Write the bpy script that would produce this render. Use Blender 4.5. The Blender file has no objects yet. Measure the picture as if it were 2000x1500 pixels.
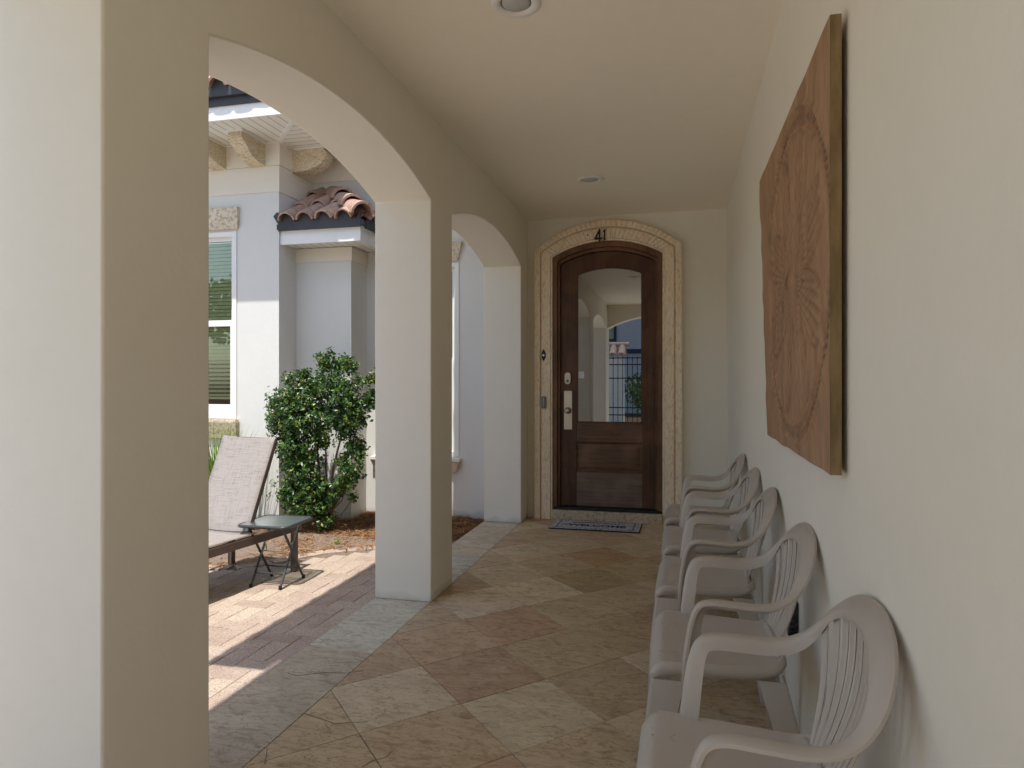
import bpy, bmesh, math, random
from mathutils import Vector, Matrix, noise
R = math.radians
scene = bpy.context.scene
col = scene.collection

# ------------------------------------------------------------------ camera, sky, sun, exposure
cam = bpy.data.cameras.new('camera'); camo = bpy.data.objects.new('camera', cam); col.objects.link(camo)
camo.location = (0, 0, 1.22)
camo.rotation_euler = (R(90), 0, math.atan(328/1333))
cam.sensor_width = 36; cam.lens = 36*1333/2000
cam.shift_y = -2/2000
cam.clip_start = .05; cam.clip_end = 3000
scene.camera = camo
SUN_TO = Vector((.012, -.42, 1)).normalized()
world = bpy.data.worlds.new('World'); scene.world = world; world.use_nodes = True
wn = world.node_tree; wn.nodes.clear()
sky = wn.nodes.new('ShaderNodeTexSky'); sky.sky_type = 'NISHITA'; sky.sun_disc = False
sky.sun_elevation = math.asin(SUN_TO.z); sky.sun_rotation = math.atan2(SUN_TO.x, SUN_TO.y)
sky.air_density = 1.0; sky.dust_density = 1.5; sky.ozone_density = 1.0
bg = wn.nodes.new('ShaderNodeBackground'); bg.inputs[1].default_value = .11
wo = wn.nodes.new('ShaderNodeOutputWorld')
wn.links.new(sky.outputs[0], bg.inputs[0]); wn.links.new(bg.outputs[0], wo.inputs[0])
sl = bpy.data.lights.new('sun', 'SUN'); sl.energy = 2.6; sl.angle = R(.55); sl.color = (1, .965, .91)
so = bpy.data.objects.new('sun', sl); col.objects.link(so)
so.rotation_euler = (-SUN_TO).to_track_quat('-Z', 'Y').to_euler(); so.location = (0, -4, 12)
vs = scene.view_settings
vs.view_transform = 'Standard'; vs.look = 'None'; vs.gamma = 1; vs.exposure = 1.0
try: scene.display_settings.display_device = 'sRGB'
except Exception: pass
scene.cycles.max_bounces = 12; scene.cycles.diffuse_bounces = 8; scene.cycles.glossy_bounces = 4
scene.cycles.transparent_max_bounces = 12; scene.cycles.caustics_reflective = False
scene.cycles.sample_clamp_indirect = 8
try: scene.cycles.use_denoising = True
except Exception: pass

# ------------------------------------------------------------------ helpers
def lerp(a, b, t): return a+(b-a)*t
class MB:
    def __init__(s): s.v = []; s.f = []; s.att = []; s.cur = (1, 1, 1, 1)
    def add(s, vs, fs):
        o = len(s.v); s.v += [tuple(p) for p in vs]; s.att += [s.cur]*len(vs)
        s.f += [tuple(i+o for i in f) for f in fs]; return s
    def box(s, x0, x1, y0, y1, z0, z1, M=None):
        vs = [(x, y, z) for z in (z0, z1) for y in (y0, y1) for x in (x0, x1)]
        if M is not None: vs = [M @ Vector(p) for p in vs]
        return s.add(vs, [(0, 2, 3, 1), (4, 5, 7, 6), (0, 1, 5, 4), (2, 6, 7, 3), (0, 4, 6, 2), (1, 3, 7, 5)])
    def bar(s, a, b, w, h, up=(0, 0, 1)):
        a, b = Vector(a), Vector(b); t = (b-a).normalized(); u = Vector(up)
        r = t.cross(u).normalized(); u = r.cross(t)
        vs = [p+r*w/2*i+u*h/2*j for p in (a, b) for i, j in ((-1, -1), (1, -1), (1, 1), (-1, 1))]
        return s.add(vs, [(3, 2, 1, 0), (4, 5, 6, 7), (0, 1, 5, 4), (1, 2, 6, 5), (2, 3, 7, 6), (3, 0, 4, 7)])
    def tube(s, pts, r, n=10, closed=False):
        pts = [Vector(p) for p in pts]; N = len(pts); rr = r if isinstance(r, (list, tuple)) else [r]*N
        vs = []; ref = None
        for i, p in enumerate(pts):
            a = pts[i-1] if (i or closed) else p; b = pts[(i+1) % N] if (i < N-1 or closed) else p
            t = (b-a).normalized()
            if ref is None: ref = t.orthogonal().normalized()
            ref = (ref-t*ref.dot(t)).normalized(); q = t.cross(ref)
            vs += [p+(ref*math.cos(k*2*math.pi/n)+q*math.sin(k*2*math.pi/n))*rr[i] for k in range(n)]
        fs = []
        for i in range(N if closed else N-1):
            j = (i+1) % N
            fs += [(i*n+k, i*n+(k+1) % n, j*n+(k+1) % n, j*n+k) for k in range(n)]
        if not closed: fs += [tuple(range(n-1, -1, -1)), tuple((N-1)*n+k for k in range(n))]
        return s.add(vs, fs)
    def loft(s, rings, closed_ring=True, caps=True):
        n = len(rings[0]); vs = [p for r in rings for p in r]; fs = []
        for i in range(len(rings)-1):
            for k in range(n if closed_ring else n-1):
                fs.append((i*n+k, i*n+(k+1) % n, (i+1)*n+(k+1) % n, (i+1)*n+k))
        if caps and closed_ring: fs += [tuple(range(n-1, -1, -1)), tuple((len(rings)-1)*n+k for k in range(n))]
        return s.add(vs, fs)
    def prism(s, poly, f0, f1):
        """poly: 2-D points, f0/f1 map a 2-D point to 3-D on either side"""
        n = len(poly); vs = [f0(p) for p in poly]+[f1(p) for p in poly]
        fs = [tuple(range(n)), tuple(range(2*n-1, n-1, -1))]+[(k, n+k, n+(k+1) % n, (k+1) % n) for k in range(n)]
        return s.add(vs, fs)
    def build(s, name, m, parent=None, smooth=None, bevel=0, solid=0, attr=False, mats=None):
        me = bpy.data.meshes.new(name); me.from_pydata(s.v, [], s.f); me.validate()
        if attr:
            a = me.attributes.new('tint', 'FLOAT_COLOR', 'POINT')
            for i, c in enumerate(s.att): a.data[i].color = c
        bm = bmesh.new(); bm.from_mesh(me); bmesh.ops.recalc_face_normals(bm, faces=bm.faces)
        if smooth is not None:
            for f in bm.faces: f.smooth = True
            for e in bm.edges:
                if len(e.link_faces) == 2 and e.calc_face_angle(0) > R(smooth): e.smooth = False
        bm.to_mesh(me); bm.free()
        me.materials.append(m)
        o = bpy.data.objects.new(name, me); col.objects.link(o)
        if parent is not None: o.parent = parent
        if solid:
            md = o.modifiers.new('s', 'SOLIDIFY'); md.thickness = solid; md.offset = 0
        if bevel:
            md = o.modifiers.new('b', 'BEVEL'); md.width = bevel; md.segments = 2; md.limit_method = 'ANGLE'; md.angle_limit = R(50)
        return o

def tag(o, label, cat, group=None):
    o['label'] = label; o['category'] = cat
    if group: o['group'] = group
    return o
def thing(name, label, cat, loc=(0, 0, 0), rz=0, group=None):
    o = bpy.data.objects.new(name, None); col.objects.link(o); o.location = loc; o.rotation_euler = (0, 0, rz)
    o.empty_display_size = .1
    return tag(o, label, cat, group)
def kind(o, k): o['kind'] = k; return o
def dup(root, loc=None, rz=None, label=None):
    def cp(o, par):
        c = o.copy(); col.objects.link(c); c.parent = par
        for ch in list(o.children): cp(ch, c)
        return c
    kids = list(root.children)
    r = root.copy(); col.objects.link(r)
    for ch in kids: cp(ch, r)
    if loc is not None: r.location = loc
    if rz is not None: r.rotation_euler = (0, 0, rz)
    if label: r['label'] = label
    return r

# ------------------------------------------------------------------ materials
class NT:
    def __init__(s, name):
        s.m = bpy.data.materials.new(name); s.m.use_nodes = True; s.t = s.m.node_tree
        s.b = s.t.nodes['Principled BSDF']; s.out = s.t.nodes['Material Output']
    def n(s, ty, **kw):
        x = s.t.nodes.new(ty)
        for k, v in kw.items():
            if k in x.inputs.keys(): s.set(x, k, v)
            else: setattr(x, k, v)
        return x
    def set(s, x, k, v):
        if hasattr(v, 'links'): s.t.links.new(v, x.inputs[k])
        else: x.inputs[k].default_value = v
    def coord(s, kind='Object', scale=(1, 1, 1), rot=(0, 0, 0)):
        tc = s.n('ShaderNodeTexCoord'); mp = s.n('ShaderNodeMapping')
        s.t.links.new(tc.outputs[kind], mp.inputs[0]); mp.inputs['Scale'].default_value = scale; mp.inputs['Rotation'].default_value = rot
        return mp.outputs[0]
    def noise(s, vec, scale, detail=4, rough=.55, dist=0):
        x = s.n('ShaderNodeTexNoise'); s.set(x, 'Vector', vec); x.inputs['Scale'].default_value = scale
        x.inputs['Detail'].default_value = detail; x.inputs['Roughness'].default_value = rough; x.inputs['Distortion'].default_value = dist
        return x.outputs['Fac']
    def ramp(s, fac, stops):
        x = s.n('ShaderNodeValToRGB'); s.set(x, 'Fac', fac); e = x.color_ramp.elements
        while len(e) < len(stops): e.new(.5)
        for k, (p, c) in enumerate(stops):
            e[k].position = p; e[k].color = (c, c, c, 1) if isinstance(c, (int, float)) else (*c, 1)
        return x.outputs['Color']
    def mix(s, fac, a, b, mode='MIX'):
        x = s.n('ShaderNodeMix'); x.data_type = 'RGBA'; x.blend_type = mode
        for i, v in ((0, fac), (6, a), (7, b)):
            if hasattr(v, 'links'): s.t.links.new(v, x.inputs[i])
            else: x.inputs[i].default_value = (v if i == 0 else ((*v, 1) if len(v) == 3 else v))
        return x.outputs[2]
    def math(s, op, a, b=0.):
        x = s.n('ShaderNodeMath'); x.operation = op
        for i, v in ((0, a), (1, b)):
            if hasattr(v, 'links'): s.t.links.new(v, x.inputs[i])
            else: x.inputs[i].default_value = v
        return x.outputs[0]
    def bump(s, h, strength=.3, dist=.005, normal=None):
        x = s.n('ShaderNodeBump'); s.set(x, 'Height', h); x.inputs['Strength'].default_value = strength; x.inputs['Distance'].default_value = dist
        if normal is not None: s.t.links.new(normal, x.inputs['Normal'])
        s.t.links.new(x.outputs[0], s.b.inputs['Normal']); return x.outputs[0]
    def base(s, c):
        if hasattr(c, 'links'): s.t.links.new(c, s.b.inputs['Base Color'])
        else: s.b.inputs['Base Color'].default_value = (*c, 1)
        return s
    def rough(s, r, spec=.5, metal=0):
        if hasattr(r, 'links'): s.t.links.new(r, s.b.inputs['Roughness'])
        else: s.b.inputs['Roughness'].default_value = r
        s.b.inputs['Specular IOR Level'].default_value = spec; s.b.inputs['Metallic'].default_value = metal
        return s

def simple(name, c, rough=.6, spec=.4, metal=0, var=.08, scale=6, bump=0, bscale=80, bdist=.002):
    k = NT(name); v = k.coord(); f = k.noise(v, scale, 5)
    lo = tuple(x*(1-var) for x in c); hi = tuple(min(1, x*(1+var)) for x in c)
    k.base(k.mix(k.ramp(f, [(.3, 0), (.7, 1)]), lo, hi)).rough(rough, spec, metal)
    if bump: k.bump(k.noise(v, bscale, 4), bump, bdist)
    return k.m

def stucco(name, c, c2, bump=.25):
    k = NT(name); v = k.coord()
    big = k.noise(v, .9, 3); fine = k.noise(v, 14, 6, .6)
    a = k.mix(k.ramp(big, [(.35, 0), (.65, 1)]), c, c2)
    a = k.mix(k.ramp(fine, [(.25, .10), (.7, 0)]), a, tuple(x*.72 for x in c))
    sp = k.noise(v, 55, 2, .5)
    a = k.mix(k.ramp(sp, [(.80, 0), (.84, .5)]), a, tuple(x*.5 for x in c))
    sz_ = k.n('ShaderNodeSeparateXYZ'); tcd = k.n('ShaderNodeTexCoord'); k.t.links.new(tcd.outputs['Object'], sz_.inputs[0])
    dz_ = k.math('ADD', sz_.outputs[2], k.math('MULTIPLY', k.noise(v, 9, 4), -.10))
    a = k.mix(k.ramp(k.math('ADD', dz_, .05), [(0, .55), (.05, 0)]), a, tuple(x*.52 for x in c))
    k.base(a).rough(.75, .25)
    h = k.math('ADD', k.math('MULTIPLY', k.noise(v, 38, 5, .6), .7), k.math('MULTIPLY', k.noise(v, 7, 3), 1.2))
    k.bump(h, bump, .004)
    return k.m

M = {}
M['paint'] = stucco('cream_stucco', (.80, .768, .672), (.775, .740, .642), .34)
M['ceil'] = stucco('ceiling_paint', (.90, .855, .735), (.885, .84, .72), .08)
M['outer'] = stucco('outer_stucco', (.72, .715, .68), (.69, .685, .65), .45)
M['trim'] = stucco('trim_paint', (.78, .73, .62), (.75, .70, .60), .15)
M['white'] = simple('white_vinyl', (.82, .82, .79), .4, .4, var=.03)
M['plastic'] = simple('beige_resin', (.47, .415, .355), .34, .45, var=.07, scale=4, bump=.12, bscale=220, bdist=.0006)
M['dark_metal'] = simple('charcoal_metal', (.045, .05, .055), .35, .5, var=.15)
M['flash'] = simple('dark_flashing', (.05, .052, .055), .5, .4, var=.25, bump=.2, bscale=20, bdist=.003)
M['brown_metal'] = simple('brown_frame', (.115, .085, .07), .45, .4, var=.15)
M['nickel'] = simple('satin_nickel', (.60, .54, .43), .36, .5, .85, var=.08)
M['black'] = simple('black_paint', (.015, .014, .012), .5, .4)
M['lens'] = simple('lamp_glass', (.46, .45, .42), .25, .5)
M['rubber'] = simple('black_rubber', (.02, .02, .02), .8, .2)
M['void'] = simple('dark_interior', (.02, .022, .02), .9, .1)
M['soil'] = simple('soil', (.12, .075, .045), .95, .1, var=.35, scale=20, bump=.8, bscale=50, bdist=.01)

# soffit boards: real grooves every 9 cm along one axis
def board_mat(name, axis):
    k = NT(name); tc = k.n('ShaderNodeTexCoord'); sx = k.n('ShaderNodeSeparateXYZ'); k.t.links.new(tc.outputs['Object'], sx.inputs[0])
    f = k.math('FRACT', k.math('MULTIPLY', sx.outputs[axis], 1/.085))
    g = k.math('LESS_THAN', f, .09)
    h = k.math('SUBTRACT', 1, g)
    c = k.mix(g, (.80, .79, .72), (.30, .28, .24)); k.base(c).rough(.5, .3); k.bump(h, .6, .006)
    return k.m
M['boardY'] = board_mat('soffit_boards_along_y', 0)
M['boardX'] = board_mat('soffit_boards_along_x', 1)

# coral stone: pitted, fluted grain
def coral(name, c, c2, stretch=(1, 1, 1), pit=.5, dk=.75, vs_=46):
    k = NT(name); v = k.coord(scale=stretch)
    n1 = k.noise(v, 5, 5, .65); n2 = k.noise(v, 34, 4, .7)
    a = k.mix(k.ramp(n1, [(.3, 0), (.7, 1)]), c, c2)
    a = k.mix(k.ramp(n2, [(.36, dk), (.50, 0)]), a, tuple(x*.42 for x in c))
    vo = k.n('ShaderNodeTexVoronoi'); k.set(vo, 'Vector', v); vo.inputs['Scale'].default_value = vs_
    p = k.ramp(vo.outputs['Distance'], [(.14, pit), (.26, 0)])
    a = k.mix(p, a, (.13, .10, .06)); k.base(a).rough(.85, .2)
    k.bump(k.math('SUBTRACT', n2, p), .7, .008)
    return k.m
M['coral'] = coral('coral_stone', (.66, .56, .40), (.76, .68, .54), (1, 1, 1), .4)
M['coralD'] = coral('door_coral_stone', (.86, .70, .49), (.92, .81, .63), (2.6, 2.6, .8), .10, .45, 80)
M['coral_mossy'] = coral('mossy_coral_stone', (.42, .40, .22), (.55, .47, .32), (1, 1, 1), .6)
M['corbel'] = coral('corbel_stone', (.66, .55, .37), (.80, .70, .53), (1, 1, 4.5), .7)
M['thresh'] = coral('threshold_stone', (.50, .40, .27), (.60, .49, .35), (1, 1, 1), .2)

def wood(name, c, c2, axis='Z', rough=.45, fade=None):
    k = NT(name); sc = {'Z': (28, 28, 1.6), 'X': (2.2, 28, 60), 'Y': (28, 1.6, 28)}[axis]
    v = k.coord(scale=sc); n1 = k.noise(v, 1.0, 6, .6, .6); n2 = k.noise(k.coord(scale=tuple(x*4 for x in sc)), 1, 3)
    a = k.mix(k.ramp(n1, [(.3, 0), (.7, 1)]), c, c2)
    a = k.mix(k.ramp(n2, [(.3, .4), (.55, 0)]), a, tuple(x*.4 for x in c))
    a = k.mix(k.ramp(k.noise(k.coord(), 3.5, 4), [(.45, 0), (.7, .5)]), a, tuple(min(1, x*1.7) for x in c2))
    k.base(a).rough(rough, .35); k.bump(n2, .15, .001)
    return k.m
M['wood'] = wood('dark_mahogany', (.050, .022, .012), (.11, .050, .022))
M['woodH'] = wood('mahogany_rails', (.085, .045, .027), (.165, .092, .055), 'X', .55)
M['woodF'] = wood('faded_mahogany', (.12, .080, .058), (.20, .142, .105), 'X', .7)
M['woodFr'] = wood('mahogany_frame', (.09, .045, .022), (.18, .09, .045), 'Z', .5)

# travertine
k = NT('travertine'); geo = k.n('ShaderNodeNewGeometry'); at = k.n('ShaderNodeAttribute'); at.attribute_name = 'tint'
tc = k.n('ShaderNodeTexCoord'); off = k.n('ShaderNodeVectorMath'); off.operation = 'ADD'
rnd = geo.outputs['Random Per Island']; cmb = k.n('ShaderNodeCombineXYZ')
for i, s_ in enumerate((37., 91., 53.)): k.t.links.new(k.math('MULTIPLY', rnd, s_), cmb.inputs[i])
k.t.links.new(tc.outputs['Object'], off.inputs[0]); k.t.links.new(cmb.outputs[0], off.inputs[1])
mp = k.n('ShaderNodeMapping'); k.t.links.new(off.outputs[0], mp.inputs[0]); mp.inputs['Scale'].default_value = (1, 2.4, 1); mp.inputs['Rotation'].default_value = (0, 0, R(40))
vv = mp.outputs[0]
n1 = k.noise(vv, 3.2, 6, .6, 1.2); n2 = k.noise(vv, 11, 6, .72, 1.5); n3 = k.noise(vv, 70, 5, .75); n4 = k.noise(vv, 26, 6, .75, .8); n5 = k.noise(vv, 1.7, 4, .6, 1)
T_ = at.outputs['Color']
a = k.mix(k.ramp(n1, [(.36, 0), (.66, 1)]), k.mix(1, T_, (1.20, 1.17, 1.10), 'MULTIPLY'), k.mix(1, T_, (1.48, 1.48, 1.42), 'MULTIPLY'))
a = k.mix(k.ramp(n2, [(.34, .75), (.50, 0)]), a, k.mix(1, T_, (.66, .56, .45), 'MULTIPLY'))
a = k.mix(k.ramp(n2, [(.60, 0), (.72, .55)]), a, (.60, .53, .41))
a = k.mix(k.ramp(n4, [(.32, .55), (.47, 0)]), a, k.mix(1, T_, (.55, .46, .38), 'MULTIPLY'))
a = k.mix(k.ramp(n4, [(.62, 0), (.74, .5)]), a, (.62, .55, .44))
a = k.mix(k.ramp(n5, [(.64, 0), (.74, .45)]), a, k.mix(1, T_, (1.05, .70, .42), 'MULTIPLY'))
a = k.mix(k.ramp(n3, [(.28, .6), (.45, 0)]), a, k.mix(1, T_, (.50, .43, .36), 'MULTIPLY'))
a = k.mix(k.ramp(n3, [(.62, 0), (.75, .35)]), a, (.64, .57, .47))
vo = k.n('ShaderNodeTexVoronoi'); k.t.links.new(vv, vo.inputs['Vector']); vo.inputs['Scale'].default_value = 48; vo.inputs['Randomness'].default_value = 1
pm = k.math('MULTIPLY', k.ramp(vo.outputs['Distance'], [(.14, 1), (.26, 0)]), k.ramp(k.noise(vv, 4, 4, .6), [(.53, 0), (.62, 1)]))
a = k.mix(k.math('MULTIPLY', pm, .8), a, (.06, .042, .028))
k.base(a).rough(k.ramp(n2, [(.3, .60), (.7, .42)]), .28); k.bump(k.math('SUBTRACT', k.math('MULTIPLY', n4, .4), pm), .5, .003)
M['trav'] = k.m
M['sand'] = simple('jointing_sand', (.22, .165, .125), .95, .1, var=.25, scale=40)
M['grout'] = simple('grout', (.20, .16, .12), .9, .2, var=.2, scale=30)

# clay pavers
k = NT('clay_paver'); geo = k.n('ShaderNodeNewGeometry'); v = k.coord()
a = k.ramp(geo.outputs['Random Per Island'], [(0, (.40, .30, .24)), (.35, (.47, .36, .285)), (.6, (.53, .42, .33)), (.8, (.44, .335, .28)), (1, (.58, .48, .37))])
a = k.mix(k.ramp(k.noise(v, 6, 5), [(.35, 0), (.65, .5)]), a, (.55, .46, .37))
a = k.mix(k.ramp(k.noise(v, 160, 3), [(.38, .55), (.52, 0)]), a, (.16, .11, .08))
k.base(a).rough(.9, .15); k.bump(k.noise(v, 180, 3), .5, .002); M['paver'] = k.m
# unseen far paving as brick texture, paled to bounce sunlight onto the ceiling
k = NT('far_paving'); v = k.coord(); br = k.n('ShaderNodeTexBrick'); k.set(br, 'Vector', v); br.inputs['Scale'].default_value = 5
for i_, c_ in (('Color1', (.60, .58, .54, 1)), ('Color2', (.64, .62, .58, 1)), ('Mortar', (.4, .36, .3, 1))): br.inputs[i_].default_value = c_
br.inputs['Mortar Size'].default_value = .02; k.base(br.outputs['Color']).rough(.9, .15); M['farpave'] = k.m

# leaves
def leafmat(name, stops, trans=.25, rough=.35):
    k = NT(name); geo = k.n('ShaderNodeNewGeometry')
    c = k.ramp(geo.outputs['Random Per Island'], stops)
    k.base(c).rough(rough, .5)
    tr = k.n('ShaderNodeBsdfTranslucent'); k.t.links.new(k.mix(1, c, (1.3, 1.5, .6), 'MULTIPLY'), tr.inputs[0])
    ms = k.n('ShaderNodeMixShader'); ms.inputs[0].default_value = trans
    k.t.links.new(k.b.outputs[0], ms.inputs[1]); k.t.links.new(tr.outputs[0], ms.inputs[2]); k.t.links.new(ms.outputs[0], k.out.inputs[0])
    return k.m
M['leaf'] = leafmat('holly_leaf', [(0, (.014, .042, .012)), (.35, (.03, .085, .02)), (.65, (.065, .15, .03)), (.88, (.14, .23, .045)), (.96, (.26, .30, .06)), (.98, (.40, .33, .05)), (1, (.25, .13, .06))])
M['blade'] = leafmat('grass_blade', [(0, (.09, .17, .03)), (.6, (.20, .30, .06)), (1, (.33, .36, .12))], .35)
M['farleaf'] = leafmat('far_leaf', [(0, (.02, .05, .012)), (1, (.09, .14, .03))], .25)
M['hedge'] = simple('hedge_green', (.10, .16, .06), .9, .1, var=.5, scale=3)
M['frond'] = leafmat('palm_frond', [(0, (.05, .09, .02)), (.7, (.14, .18, .05)), (1, (.30, .24, .10))], .3)
M['bark'] = simple('bark', (.20, .135, .09), .9, .2, var=.35, scale=30, bump=.5, bscale=60, bdist=.004)
k = NT('pine_straw'); geo = k.n('ShaderNodeNewGeometry')
k.base(k.ramp(geo.outputs['Random Per Island'], [(0, (.10, .042, .018)), (.4, (.24, .11, .045)), (.8, (.38, .20, .085)), (1, (.50, .32, .17))])).rough(.85, .2); M['straw'] = k.m

# roof tiles
k = NT('clay_roof_tile'); v = k.coord(); geo = k.n('ShaderNodeNewGeometry')
a = k.ramp(geo.outputs['Random Per Island'], [(0, (.36, .21, .155)), (.35, (.46, .27, .20)), (.7, (.41, .28, .22)), (1, (.52, .36, .29))])
a = k.mix(k.ramp(k.noise(v, 14, 5, .7), [(.42, 0), (.66, .8)]), a, (.58, .46, .39))
a = k.mix(k.ramp(k.noise(v, 40, 4, .7), [(.3, .7), (.45, 0)]), a, (.10, .06, .045))
k.base(a).rough(.85, .2); k.bump(k.noise(v, 60, 4), .5, .004); M['tile'] = k.m

# window glass: tinted clear pane with a mirror-like sheen
def glass(name, tint, refl, rough=0.0, back=None):
    k = NT(name); k.t.nodes.remove(k.b)
    gl = k.n('ShaderNodeBsdfGlossy'); gl.inputs['Roughness'].default_value = rough; gl.inputs[0].default_value = (.95, .97, 1, 1)
    tr = k.n('ShaderNodeBsdfTransparent') if back is None else k.n('ShaderNodeBsdfDiffuse')
    tr.inputs[0].default_value = (*(tint if back is None else back), 1)
    fr = k.n('ShaderNodeFresnel'); fr.inputs[0].default_value = 1.5
    ms = k.n('ShaderNodeMixShader'); k.t.links.new(k.math('ADD', fr.outputs[0], refl), ms.inputs[0])
    k.t.links.new(tr.outputs[0], ms.inputs[1]); k.t.links.new(gl.outputs[0], ms.inputs[2]); k.t.links.new(ms.outputs[0], k.out.inputs[0])
    return k.m
M['glassA'] = glass('tinted_window_glass', (.92, .95, .84), .02)
M['glassD'] = glass('door_glass', (.30, .31, .28), .30)
M['glassT'] = glass('patterned_table_glass', (.85, .90, .86), .30, .30)

# lounger fabric
k = NT('sling_fabric'); v = k.coord()
w1 = k.noise(k.coord(scale=(260, 12, 12)), 1, 2); w2 = k.noise(k.coord(scale=(12, 190, 190)), 1, 2)
h = k.math('ADD', w1, w2)
k.base(k.mix(k.ramp(h, [(.75, 0), (1.25, 1)]), (.24, .213, .195), (.345, .312, .288))).rough(.8, .2); k.bump(h, .4, .002); M['sling'] = k.m

# door mat
k = NT('mat_fibre'); v = k.coord(scale=(1, 1, 1))
k.base(k.mix(k.ramp(k.noise(v, 90, 3), [(.42, 0), (.55, 1)]), (.24, .24, .25), (.60, .59, .58))).rough(.95, .1); k.bump(k.noise(v, 200, 2), .5, .003); M['mat'] = k.m

# carved panel
k = NT('carved_wood'); v = k.coord(scale=(1, 6, 1)); n1 = k.noise(v, 3, 6, .65, .4); n2 = k.noise(k.coord(scale=(1, 22, 2.2)), 3, 5, .6)
a = k.mix(k.ramp(n1, [(.35, 0), (.65, 1)]), (.295, .17, .098), (.43, .265, .158))
a = k.mix(k.ramp(n2, [(.3, .6), (.5, 0)]), a, (.20, .10, .055))
ca = k.n('ShaderNodeAttribute'); ca.attribute_name = 'tint'
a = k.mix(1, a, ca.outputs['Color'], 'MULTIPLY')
a = k.mix(k.ramp(k.noise(k.coord(), 4, 4), [(.58, 0), (.7, .35)]), a, (.19, .15, .085))
k.base(a).rough(.7, .25); k.bump(n2, .35, .003); M['carved'] = k.m
k = NT('panel_edge'); v = k.coord(scale=(8, 8, 2)); n1 = k.noise(v, 3, 5, .6)
k.base(k.mix(k.ramp(n1, [(.35, 0), (.65, 1)]), (.16, .105, .045), (.27, .19, .085))).rough(.6, .3); M['panel_edge'] = k.m

# ------------------------------------------------------------------ porch shell
XI, XO, XR, YB, ZC = -1.34, -1.68, .388, 6.06, 2.70
ZS, RISE = 2.24, .145
def arch(y0, y1, zs=ZS, rise=RISE, n=28):
    h = (y1-y0)/2; r = (h*h+rise*rise)/(2*rise); cz = zs+rise-r; cy = (y0+y1)/2; a0 = math.asin(h/r)
    return [(cy+r*math.sin(-a0+2*a0*i/n), cz+r*math.cos(-a0+2*a0*i/n)) for i in range(n+1)]

poly = [(-1.1, 0), (-1.1, ZC+.35), (YB+.12, ZC+.35), (YB+.12, 0), (5.78, 0)]
poly += list(reversed(arch(3.93, 5.78)))+[(3.93, 0), (3.572, 0)]
poly += list(reversed(arch(1.733, 3.572)))+[(1.733, 0), (1.35, 0)]
poly += list(reversed(arch(-.50, 1.35)))+[(-.50, 0)]
o = MB().prism(poly, lambda p: (XI, p[0], p[1]), lambda p: (XO, p[0], p[1])).build('arcade_wall', M['paint'], smooth=25, bevel=.007)
tag(o, 'cream stucco wall with square piers and shallow arches open to the sunny patio', 'wall')

o = MB().box(XR, XR+.25, -1.1, YB, 0, ZC+.35).build('side_wall', M['paint'])
tag(o, 'long plain cream stucco wall behind the row of plastic chairs', 'wall')

# door wall with arched opening
DX0, DX1 = -1.11, -.146
dpoly = [(XI-.06, 0), (DX0, 0)]+arch(DX0, DX1, 2.345, .129)+[(DX1, 0), (XR, 0), (XR, ZC+.35), (XI-.06, ZC+.35)]
o = MB().prism(dpoly, lambda p: (p[0], YB, p[1]), lambda p: (p[0], YB+.25, p[1])).build('door_wall', M['paint'], smooth=25)
tag(o, 'narrow cream end wall around the arched front door', 'wall')

# front header arch behind the viewer, seen mirrored in the door glass
fp = [(XI, ZC), (XI, 2.26)]+arch(XI, XR, 2.26, .22)+[(XR, ZC)]
o = MB().prism(fp, lambda p: (p[0], -.8, p[1]), lambda p: (p[0], -1.1, p[1])).build('entry_header_wall', M['paint'], smooth=25)
tag(o, 'cream arched header over the porch entrance, mirrored in the door glass', 'wall')

o = MB().box(XI, XR, -1.1, YB, ZC, ZC+.12).build('porch_ceiling', M['ceil'])
tag(o, 'smooth cream porch ceiling holding two round recessed lights', 'ceiling')

# roof of the porch with barrel tiled eave over the patio
def barrel(mb, a, b, up, r0, r1, n=8, th=.012, arc=180):
    a, b, up = Vector(a), Vector(b), Vector(up); t = (b-a).normalized(); s = t.cross(up).normalized(); u = s.cross(t).normalized()
    rings = []
    for p, r in ((a, r0), (b, r1)):
        ring = [p+s*r*math.cos(R(90-arc/2+arc*k/n))+u*r*math.sin(R(90-arc/2+arc*k/n)) for k in range(n+1)]
        ring += [p+s*(r-th)*math.cos(R(90-arc/2+arc*k/n))+u*(r-th)*math.sin(R(90-arc/2+arc*k/n)) for k in range(n, -1, -1)]
        rings.append(ring)
    mb.loft(rings)
rg = random.Random(4)
roof = thing('porch_roof', 'low clay tiled porch roof whose wavy eave shades the patio edge', 'roof')
MB().box(XO-.02, XR+.6, -1.1, YB+.2, ZC+.36, ZC+.42).build('roof_deck', M['flash'], roof)
MB().box(XO-.305, XO-.03, 1.42, 5.95, ZC+.10, ZC+.13).box(XO-.327, XO-.305, 1.42, 5.95, ZC+.08, ZC+.30).build('eave_box', M['trim'], roof)
mb = MB()
y = 1.50
while y < 5.95:
    barrel(mb, (XO-.300, y, ZC+.25+rg.uniform(-.008, .008)), (XO+.10, y, ZC+.43), (0, 0, 1), .085, .07)
    barrel(mb, (XO-.300, y+.095, ZC+.245), (XO+.10, y+.095, ZC+.41), (0, 0, -1), .07, .06)
    y += .19
mb.build('roof_tiles', M['tile'], roof, smooth=40)

# ------------------------------------------------------------------ ground
kind(MB().add([(-400, -400, -.16), (400, -400, -.16), (400, 400, -.16), (-400, 400, -.16)], [(0, 1, 2, 3)]).build('ground', M['soil']), 'structure')
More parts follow.
